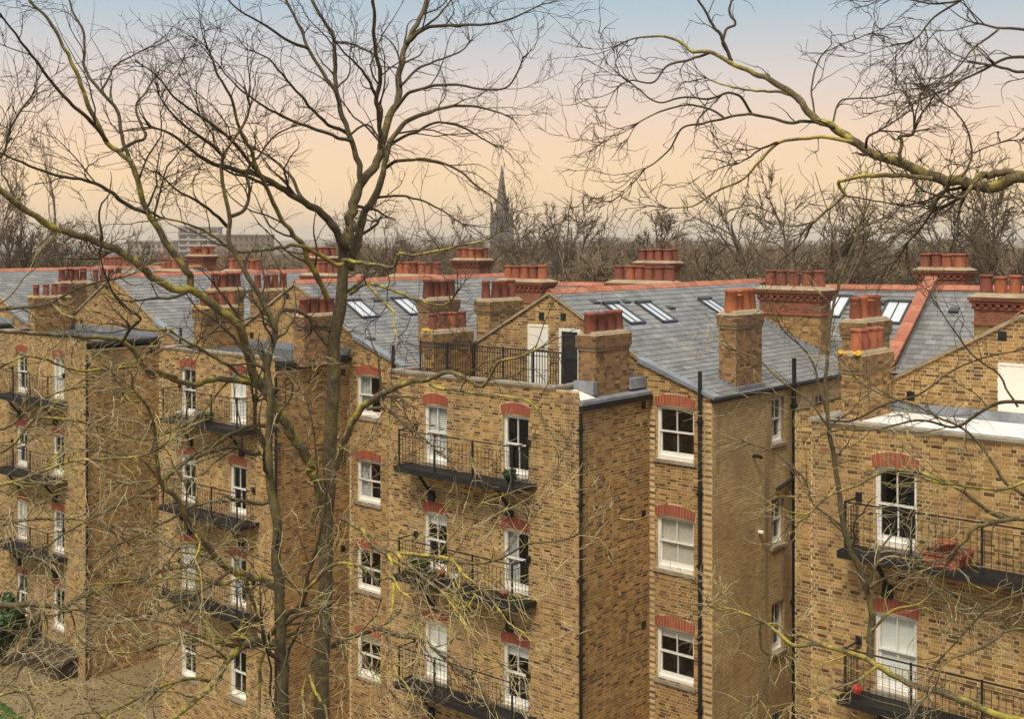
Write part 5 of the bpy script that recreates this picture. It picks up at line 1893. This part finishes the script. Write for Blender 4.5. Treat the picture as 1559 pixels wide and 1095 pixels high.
tE.limb([(1640, 860), (1570, 765), (1530, 735), (1507, 698), (1485, 670), (1473, 658), (1454, 646), (1428, 636), (1393, 617), (1340, 600), (1300, 575)], 12, 2, 'bark', YE, YE + 1, 1.0, 0.4, twig='twig')
tE.limb([(1634, 620), (1600, 614), (1559, 613), (1526, 612), (1490, 630), (1455, 650), (1400, 640), (1330, 655), (1280, 655)], 9, 2, 'bark_dark', YE, YE + 1.2, 0.9, 0.3)
tE.limb([(1550, 620), (1530, 590), (1520, 570), (1480, 540), (1450, 500), (1430, 470)], 5, 2, 'bark_dark', YE + 0.4, YE + 1, 1.0)
tE.limb([(1660, 1050), (1559, 960), (1500, 985), (1440, 1010), (1420, 1050), (1380, 1095)], 9, 2, 'bark', YE, YE - 0.6, 1.0, 0.4, twig='twig')
tE.limb([(1640, 900), (1559, 905), (1500, 930), (1450, 985), (1425, 1010)], 8, 2, 'bark', YE, YE + 0.5, 1.1, 0.4, twig='twig')
tE.finish(d1=2.4, l1=(0.25, 1.0), d2=3.2, d3=1.2)

# ------------------------------------------------------------------ generic background trees


def generic_tree_mesh(seed, height=14, spread=0.55, stems=1, twig_r=0.02, nl=(9, 8, 7, 6), lean=0.1, first=0.25, upb=0.06):
    rng = np.random.default_rng(seed)
    parts_v, parts_f, off = [], [], 0

    def add(p, r, sd):
        nonlocal off
        v, f = tubes(p, r, sd)
        parts_v.append(v)
        parts_f.append(f + off)
        off += len(v)
    P0 = 9
    st = np.zeros((stems, P0, 3))
    for s in range(stems):
        d = nrm(np.array([rng.normal(0, lean), rng.normal(0, lean), 1.0]))
        cur = d
        p = np.array([rng.normal(0, 0.5 * (stems > 1)), rng.normal(0, 0.5 * (stems > 1)), 0])
        for k in range(P0):
            st[s, k] = p
            p = p + cur * height * 0.72 / (P0 - 1)
            cur = nrm(cur + rng.normal(0, 0.07, 3) + np.array([0, 0, 0.05]))
    r0 = height * 0.017 / (stems ** 0.4)
    rr = np.tile(r0 * (1 - 0.75 * np.linspace(0, 1, P0)), (stems, 1))
    add(st, rr, 7)
    a, ra = grow(st, rr, np.full(stems, nl[0]), rng, first, 0.98, 0.62, lambda pl, t, pr: height * spread * (1.05 - 0.6 * t), 9, 0.8, twig_r * 1.5, 0.25, 0.12, upb, 0.3, 0.3)
    add(a, ra, 5)
    b_, rb = grow(a, ra, rng.poisson(nl[1], len(a)), rng, 0.2, 0.98, 0.6, lambda pl, t, pr: pl * 0.55 * (1.1 - 0.6 * t), 7, 0.75, twig_r * 1.3, 0.1, 0.16, upb * 0.8, 0.35, 0.4)
    add(b_, rb, 4)
    c_, rc = grow(b_, rb, rng.poisson(nl[2], len(b_)), rng, 0.15, 0.98, 0.6, lambda pl, t, pr: pl * 0.5 * (1.1 - 0.5 * t), 5, 0.7, twig_r, 0.045, 0.2, upb * 0.5, 0.5, 0.4)
    add(c_, rc, 3)
    if nl[3]:
        d_, rd = grow(c_, rc, rng.poisson(nl[3], len(c_)), rng, 0.2, 0.98, 0.6, lambda pl, t, pr: pl * 0.55, 4, 0.7, twig_r * 0.75, 0.02, 0.18, 0.02, 0.6, 0.4)
        add(d_, rd, 3)
    V = np.concatenate(parts_v)
    F = np.concatenate(parts_f)
    # trunk faces are those of the first blocks
    nt = len(parts_f[0]) + len(parts_f[1])
    return V, F, nt


def place_tree(proto, loc, sc, rz, label, mat_t, mat_w, group, name='bare_tree'):
    tm, cm = proto
    o = empty(name, loc, rz)
    o.scale = sc
    tag(o, label, 'tree', group)
    a = obj('trunk', tm, o)
    c = obj('crown', cm, o)
    c['kind'] = 'stuff'
    return o


def proto(seed, matt, matw, **k):
    V, F, nt = generic_tree_mesh(seed, **k)
    out = []
    for nm, f, mt in (('trunk', F[:nt], matt), ('crown', F[nt:], matw)):
        us, inv = np.unique(f.ravel(), return_inverse=True)
        me = np_mesh(nm, V[us], inv.reshape(-1, 4))
        me.materials.append(M[mt])
        out.append(me)
    return out


PT = {
    'round': proto(101, 'mid_twig', 'mid_twig', height=14, spread=0.55, nl=(12, 7, 6, 5), twig_r=0.020, first=0.25, upb=0.035),
    'wide': proto(102, 'mid_twig', 'mid_twig', height=15, spread=0.72, nl=(12, 8, 6, 5), twig_r=0.020, first=0.15, upb=0.03),
    'multi': proto(103, 'mid_twig', 'mid_twig', height=15, spread=0.40, stems=4, nl=(7, 6, 5, 4), twig_r=0.024, lean=0.2, upb=0.10),
    'tall': proto(104, 'mid_twig', 'mid_twig', height=16, spread=0.42, nl=(14, 7, 6, 4), twig_r=0.024, first=0.3, upb=0.08),
    'red': proto(105, 'far_twig_red', 'far_twig_red', height=12, spread=0.5, stems=2, nl=(9, 8, 6, 4), twig_r=0.024, lean=0.15, upb=0.07),
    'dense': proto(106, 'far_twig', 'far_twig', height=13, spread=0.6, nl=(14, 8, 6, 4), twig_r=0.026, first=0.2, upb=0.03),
}


def bg(kind, u, vtop, Y, label, w=1.0, rz=0.0):
    base_h = {'round': 14, 'wide': 15, 'multi': 15, 'tall': 16, 'red': 12, 'dense': 13}[kind]
    ztop = CAMZ - (vtop - HV) / FPX * Y
    hz = PTH[kind]
    s = ztop / hz
    p = px(u, HV, Y)
    return place_tree(PT[kind], (p[0], p[1], 0.0), (s * w, s * w, s), rz, label, None, None, 'bare trees beyond the rooftops')


PTH = {k: max(v[1].vertices[i].co.z for i in range(0, len(v[1].vertices), 7)) for k, v in PT.items()}
bg('wide', 1190, 222, 62, 'large spreading bare tree beyond the roof ridge under the mossy limb', 1.05, 0.6)
bg('round', 1475, 232, 66, 'bare round tree beyond the party wall at the right edge', 1.0, 2.0)
bg('wide', 1590, 215, 58, 'bare spreading tree cut by the right edge of the picture', 0.9, 3.5)
bg('multi', 875, 288, 105, 'bare many stemmed tree just right of the church spire', 0.9, 1.1)
bg('wide', 672, 305, 78, 'spreading bare tree just left of the church spire', 1.0, 4.2)
bg('tall', 940, 336, 120, 'slim bare tree right of the many stemmed tree', 0.9, 2.2)
bg('red', 968, 364, 95, 'low reddish bare tree behind the long row of six pots', 1.2, 0.3)
bg('round', 1040, 356, 130, 'pale bare tree between the reddish tree and the large spreading tree', 1.0, 5.0)
bg('wide', 40, 165, 78, 'thin bare tree rising at the left edge above the far roofs', 0.62, 2.9)
bg('round', 105, 330, 75, 'bare tree behind the far left chimneys', 1.1, 1.7)
bg('dense', 25, 318, 80, 'dense bare tree at the far left skyline', 1.1, 0.9)
bg('round', 180, 345, 95, 'small bare tree left of the flat topped tower block', 1.1, 3.3)
bg('dense', 590, 348, 92, 'dense bare tree behind the upper fork of the tall tree', 1.0, 2.4)
bg('tall', 812, 318, 118, 'slender bare tree between the spire and the many stemmed tree', 0.8, 0.2)
bg('dense', 735, 360, 110, 'twiggy bare tree at the foot of the church tower', 1.1, 1.2)
bg('round', 1330, 328, 72, 'bare tree half hidden behind the large spreading tree', 0.95, 4.7)
bg('dense', 1120, 364, 100, 'dense low tree behind the roof with the skylights', 1.2, 5.5)
bg('dense', 1400, 352, 88, 'dense brown tree left of the red party wall coping', 1.1, 0.4)
bg('dense', 495, 356, 100, 'brown bare tree behind the twin trunks', 1.1, 3.1)
bg('red', 300, 372, 80, 'low reddish tree under the tower block', 1.2, 2.1)
bg('dense', 420, 362, 95, 'brown bare tree behind the long flat roofed block', 1.1, 4.4)

# far woods: one mass of crowns, instanced by hand into one mesh kept as stuff
rng = np.random.default_rng(77)


woods = empty('far_woodland', (0, 300, 0))
tag(woods, 'brown mass of bare winter treetops stretching to the horizon', 'woodland', None, 'stuff')
wprotos = []
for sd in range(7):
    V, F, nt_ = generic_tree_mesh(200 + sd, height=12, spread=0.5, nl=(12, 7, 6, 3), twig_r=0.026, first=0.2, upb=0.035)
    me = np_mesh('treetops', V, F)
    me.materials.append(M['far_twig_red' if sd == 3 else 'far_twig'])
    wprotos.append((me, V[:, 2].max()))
for i in range(620):
    Y = 72 + 640 * rng.uniform(0, 1) ** 1.5
    u = rng.uniform(-60, 1620)
    # crown tops sit just at or below eye level
    vt = 354 + 24 * rng.uniform(0, 1) + 34 * (75 / Y) * rng.uniform(0, 1)
    if u < 480:
        vt += 20
    elif u < 900:
        vt += 8
    elif u > 1050:
        vt += 5
    zt = CAMZ - (vt - HV) / FPX * Y
    me, hmax = wprotos[i % 7]
    s = zt / hmax
    w = s * rng.uniform(0.9, 1.35)
    p = px(u, HV, Y)
    o = obj('treetops', me, woods, (p[0], p[1] - 300, 0), rng.uniform(0, 6.28))
    o.scale = (w, w, s)

# ------------------------------------------------------------------ church, far buildings, ground, hills
stone_ch = simple('grey_church_stone', (0.135, 0.108, 0.080), 0.9, 0.3, 0.35, dirt=((0.07, 0.055, 0.04), 0.15, 0.6))
YS = 700.0
cp_ = px(764, HV, YS)
ch = empty('church_tower', (cp_[0], cp_[1], 0), 0.35)
tag(ch, 'tall grey stone church tower with a tapering spire on the skyline', 'church')
hw = 4.7
z_t = CAMZ + (HV - 318) / FPX * YS
z_s = CAMZ + (HV - 250) / FPX * YS
m_ = MB()
m_.box(-hw, hw, -hw, hw, 0, z_t - 2.5)
for sx in (-1, 1):
    for sy in (-1, 1):
        m_.box(sx * hw - 0.9, sx * hw + 0.9, sy * hw - 0.9, sy * hw + 0.9, 0, z_t - 8)
        m_.box(sx * hw - 0.6, sx * hw + 0.6, sy * hw - 0.6, sy * hw + 0.6, z_t - 8, z_t - 2.5)
m_.build('tower', stone_ch, ch)
for a in range(4):
    m_ = MB()
    for xx in (-1.9, 1.9):
        m_.box(xx - 0.9, xx + 0.9, -hw - 0.06, -hw - 0.01, z_t - 14, z_t - 5)
        m_.poly([(xx - 0.9, -hw - 0.05, z_t - 5), (xx + 0.9, -hw - 0.05, z_t - 5), (xx, -hw - 0.05, z_t - 3.4)])
    o = m_.build('belfry_opening', M['dark'], ch)
    o.rotation_euler = (0, 0, a * math.pi / 2)
m_ = MB()
rs = 4.3
n = 8
ring = [(rs * math.cos(a), rs * math.sin(a)) for a in [math.pi / 8 + k * math.pi / 4 for k in range(8)]]
m_.lathe((0, 0, 0), [(rs, z_t - 2.6), (rs * 0.52, z_t + (z_s - z_t) * 0.47), (0.28, z_s - 1.0), (0.02, z_s)], 8)
m_.build('spire', stone_ch, ch)
m_ = MB()
for k in range(4):
    m_.box(-hw - 0.2, hw + 0.2, -hw - 0.2, hw + 0.2, z_t - 2.6, z_t - 2.1) if k == 0 else None
m_.build('parapet', stone_ch, ch)
for sx in (-1, 1):
    for sy in (-1, 1):
        m_ = MB()
        m_.lathe((sx * hw, sy * hw, 0), [(0.9, z_t - 2.6), (0.75, z_t + 0.5), (0.02, z_t + 5.2)], 6)
        m_.build('pinnacle', stone_ch, ch)
for sx in (-1, 1):
    m_ = MB()
    zl = z_t + (z_s - z_t) * 0.12
    m_.box(-0.7, 0.7, -4.5, -3.3, zl, zl + 3.0)
    m_.poly([(-0.7, -4.5, zl + 3.0), (0.7, -4.5, zl + 3.0), (0, -4.5, zl + 4.6)])
    o = m_.build('lucarne', stone_ch, ch)
    o.rotation_euler = (0, 0, math.pi / 2 * sx)

far_wall = simple('far_block_render', (0.36, 0.29, 0.24), 0.9, 0.12, 0.05)
far_wall2 = simple('far_block_brick', (0.25, 0.16, 0.12), 0.9, 0.15, 0.05)
far_white = simple('far_white_render', (0.44, 0.38, 0.32), 0.9, 0.1, 0.05)
far_win = simple('far_window_glass', (0.08, 0.08, 0.085), 0.3, 0.2, 0.5, bmp=0)


def far_block(u0, u1, vtop, Y, depth, label, mat, rows, cols, band=False, rz=0.1, hide_to=None):
    p = px((u0 + u1) / 2, HV, Y)
    w = (u1 - u0) / FPX * Y
    h = CAMZ - (vtop - HV) / FPX * Y
    o = empty('apartment_block', (p[0], p[1], 0), rz)
    tag(o, label, 'building', 'far buildings on the skyline')
    m_ = MB()
    m_.box(-w / 2, w / 2, 0, depth, 0, h - 0.8)
    m_.build('wall', mat, o)
    m_ = MB()
    m_.box(-w / 2 - 0.4, w / 2 + 0.4, -0.4, depth + 0.4, h - 0.8, h)
    m_.build('roof', mat, o)
    cache = {}
    fw, fh = w / cols, 3.0
    wm = MB()
    if band:
        wm.box(-fw * 0.36, fw * 0.36, -0.12, -0.02, 0, 1.5)
    else:
        wm.box(-fw * 0.25, fw * 0.25, -0.12, -0.02, 0, 1.6)
    me = wm.mesh('window')
    me.materials.append(far_win)
    for r in range(rows):
        for c in range(cols):
            obj('window', me, o, (-w / 2 + fw * (c + 0.5), 0, h - 3.2 - r * fh))
    if band:
        bm_ = MB()
        bm_.box(-w / 2, w / 2, -0.5, -0.02, 0, 0.9)
        b2 = bm_.mesh('balcony_band')
        b2.materials.append(far_white)
        for r in range(rows):
            obj('balcony_band', b2, o, (0, 0, h - 4.2 - r * fh))
    return o


far_block(272, 332, 345, 620, 14, 'flat topped pale tower block behind the lichened limbs at left', far_wall, 6, 4, True)
far_block(330, 412, 357, 600, 16, 'long flat roofed block right of the pale tower block', far_wall2, 4, 10)
far_block(196, 262, 366, 520, 14, 'low pale block left of the tower block', far_wall, 3, 8)
far_block(745, 845, 393, 300, 10, 'low white terrace behind the trees right of the spire', far_white, 2, 16)
far_block(600, 700, 388, 330, 12, 'low brick row behind the trees left of the spire', far_wall2, 2, 12)
far_block(820, 905, 366, 900, 20, 'distant roofs on the horizon beyond the many stemmed tree', far_wall, 2, 10)
far_block(1240, 1300, 372, 850, 18, 'distant pale roofs on the horizon behind the large spreading tree', far_wall, 2, 8)
far_block(120, 190, 392, 190, 10, 'brown brick house behind the far left chimneys', far_wall2, 3, 6)

ground_m, nt, b = new_mat('leaf_litter_ground')
f1 = noise(nt, 0.02, 5, 0.6)
f2 = noise(nt, 3.0, 6, 0.7)
c = ramp(nt, f1, [(0.35, (0.085, 0.066, 0.040)), (0.65, (0.055, 0.055, 0.030))])
c = mix(nt, c, ramp(nt, f2, [(0.3, (0.6, 0.55, 0.5)), (0.7, (1.35, 1.3, 1.2))]), 0.8, 'MULTIPLY')
nt.links.new(c, b.inputs['Base Color'])
b.inputs['Roughness'].default_value = 0.95
m_ = MB()
m_.quad((-4500, -60, 0), (4500, -60, 0), (4500, 6000, 0), (-4500, 6000, 0))
tag(m_.build('ground', ground_m), kind='structure')

yard_m, nt, b = new_mat('yard_gravel')
f1 = noise(nt, 0.5, 5, 0.6)
f2 = noise(nt, 22.0, 6, 0.8)
c = ramp(nt, f1, [(0.35, (0.19, 0.145, 0.070)), (0.65, (0.26, 0.20, 0.10))])
c = mix(nt, c, ramp(nt, f2, [(0.3, (0.6, 0.55, 0.5)), (0.7, (1.3, 1.25, 1.2))]), 0.8, 'MULTIPLY')
nt.links.new(c, b.inputs['Base Color'])
b.inputs['Roughness'].default_value = 0.95
bump(nt, b, f2, 0.5, 0.02)


def strip_quad(U, x0, x1, y0, y1, z, name, mat):
    P = [U.to_world(np.array(q)) for q in ((x0, y0, z), (x1, y0, z), (x1, y1, z), (x0, y1, z))]
    m_ = MB()
    m_.quad(*P)
    o = m_.build(name, mat)
    tag(o, kind='structure')
    return o


strip_quad(u3, -40, 60, -5.2, 4.0, 0.004, 'courtyard', yard_m)
def u3_local(u, v):
    q = px(u, v, CAMZ * FPX / (v - HV)) - u3.loc
    return np.array([q @ E1, q @ E2])


la, lb = u3_local(0, 1070), u3_local(34, 1096)
ldir = (lb - la) / np.linalg.norm(lb - la)
lnor = np.array([ldir[1], -ldir[0]])
if lnor[1] > 0:
    lnor = -lnor
m_ = MB()
for q in (la - ldir * 14, la + ldir * 10, la + ldir * 10 + lnor * 9, la - ldir * 14 + lnor * 9):
    m_.v.append(tuple(u3.to_world(np.array([q[0], q[1], 0.008]))))
m_.f.append((0, 1, 2, 3))
m_.t.append(0.5)
tag(m_.build('lawn', M['grass']), kind='structure')
# grass blades where the lawn shows, lower left
rng = np.random.default_rng(5)
ng = 26000
ga = rng.uniform(-3, 6, ng)[:, None]
gb = (rng.uniform(-0.01, 1, ng) * 3)[:, None]
g2 = la + ga * ldir + gb * lnor
base = u3.to_world(np.concatenate([g2, np.zeros((ng, 1))], 1))
a = rng.uniform(0, 6.28, ng)
hgt = rng.uniform(0.04, 0.09, ng)
dx = np.stack([np.cos(a), np.sin(a), np.zeros(ng)], 1) * 0.012
lean = rng.normal(0, 0.03, (ng, 3))
lean[:, 2] = hgt
Vg = np.stack([base - dx, base + dx, base + lean], 1).reshape(-1, 3)
me = np_mesh('lawn_grass', Vg, None, np.arange(ng * 3).reshape(-1, 3))
me.materials.append(M['grass'])
o = obj('lawn_grass', me)
tag(o, 'strip of green lawn at the lower left corner', 'grass', None, 'stuff')
# fallen leaves at the wall foot
nl_ = 3500
lx = rng.uniform(-16, 1, nl_)
ly = rng.normal(-1.2, 2.2, nl_)
base = u3.to_world(np.stack([lx, ly, rng.uniform(0.012, 0.04, nl_)], 1))
a = rng.uniform(0, 6.28, nl_)
s = rng.uniform(0.03, 0.075, nl_)
d1 = np.stack([np.cos(a), np.sin(a), rng.normal(0, 0.25, nl_)], 1) * s[:, None]
d2 = np.stack([-np.sin(a), np.cos(a), rng.normal(0, 0.25, nl_)], 1) * s[:, None] * 0.7
Vl = np.stack([base - d1, base + d2, base + d1, base - d2], 1).reshape(-1, 3)
leaf_m, nt, b = new_mat('fallen_leaf')
c = ramp(nt, tint_attr(nt), [(0, (0.06, 0.035, 0.018)), (0.6, (0.17, 0.10, 0.05)), (1, (0.30, 0.2, 0.11))])
nt.links.new(c, b.inputs['Base Color'])
me = np_mesh('leaf_litter', Vl, np.arange(nl_ * 4).reshape(-1, 4), tint=rng.uniform(0, 1, nl_))
me.materials.append(leaf_m)
o = obj('leaf_litter', me)
tag(o, 'brown fallen leaves scattered over the yard at the wall foot', 'leaves', None, 'stuff')

# hedge shrub and lean-to shed in the yard, lower left


def on_ground(u, v, z=0.0):
    Y = (CAMZ - z) * FPX / (v - HV)
    return px(u, v, Y)


p = on_ground(4, 1015)
bush = empty('evergreen_bush', (p[0], p[1], 0))
tag(bush, 'rounded dark evergreen bush at the left edge by the yard', 'bush')
m_ = MB()
for k in range(5):
    a = k * 1.3
    m_.tube([(0, 0, 0), (0.25 * math.cos(a), 0.25 * math.sin(a), 0.9), (0.6 * math.cos(a), 0.6 * math.sin(a), 1.7)], [0.06, 0.045, 0.02], 6)
m_.build('stems', M['bark_dark'], bush)
leafs(bush, (0, 0, 1.75), 1.05, 1.15, 5200, M['bushgreen'], 0.085, seed=9)

pa, pb = on_ground(44, 1030), on_ground(128, 1010)
mid = (pa + pb) / 2
shed = empty('lean_to_shed', (mid[0], mid[1], 0), ROT)
tag(shed, 'low dark lean to shed against the foot of the far left wing', 'shed')
m_ = MB()
m_.hexa([(-1.3, -0.6, 0), (1.3, -0.6, 0), (1.3, 1.0, 0), (-1.3, 1.0, 0), (-1.3, -0.6, 0.55), (1.3, -0.6, 0.55), (1.3, 1.0, 1.2), (-1.3, 1.0, 1.2)])
m_.build('shed_wall', M['wood_brown'], shed)
for k in range(9):
    m_ = MB()
    x = -1.4 + k * 0.31
    m_.hexa([(x, -0.75, 0.53), (x + 0.3, -0.75, 0.53), (x + 0.3, 1.1, 1.27), (x, 1.1, 1.27), (x, -0.75, 0.57), (x + 0.3, -0.75, 0.56), (x + 0.3, 1.1, 1.30), (x, 1.1, 1.31)])
    m_.build('roof_board', M['wood_brown'], shed)
# dark garden door in the far left wing
d = MB()
d.box(2.45, 3.35, -0.04, 0.03, 0.05, 2.05)
d.build('garden_door', M['wood_brown'], u4.root)

hill_m = simple('distant_hill_woods', (0.17, 0.125, 0.085), 0.95, 0.4, 0.02)
m_ = MB()
rng = np.random.default_rng(19)
xs = np.linspace(-4200, 4200, 90)
hz = 15 + 5 * np.sin(xs * 0.0016 + 1) + 5 * np.sin(xs * 0.004 + 2) + rng.normal(0, 1.2, 90)
for i in range(89):
    m_.quad((xs[i], 2300, 0), (xs[i + 1], 2300, 0), (xs[i + 1], 2900, hz[i + 1]), (xs[i], 2900, hz[i]))
    m_.quad((xs[i], 2900, hz[i]), (xs[i + 1], 2900, hz[i + 1]), (xs[i + 1], 3600, 0), (xs[i], 3600, 0))
tag(m_.build('hills', hill_m), kind='structure')

# ------------------------------------------------------------------ haze
hz_m = bpy.data.materials.new('thin_winter_haze')
hz_m.use_nodes = True
nt = hz_m.node_tree
nt.nodes.clear()
ho = nt.nodes.new('ShaderNodeOutputMaterial')
hv = nt.nodes.new('ShaderNodeVolumePrincipled')
hv.inputs['Color'].default_value = (0.95, 0.88, 0.78, 1)
hv.inputs['Density'].default_value = 0.00026
nt.links.new(hv.outputs[0], ho.inputs['Volume'])
m_ = MB()
m_.box(-4700, 4700, -90, 6200, -1.0, 68.0)
tag(m_.build('haze', hz_m), kind='stuff')
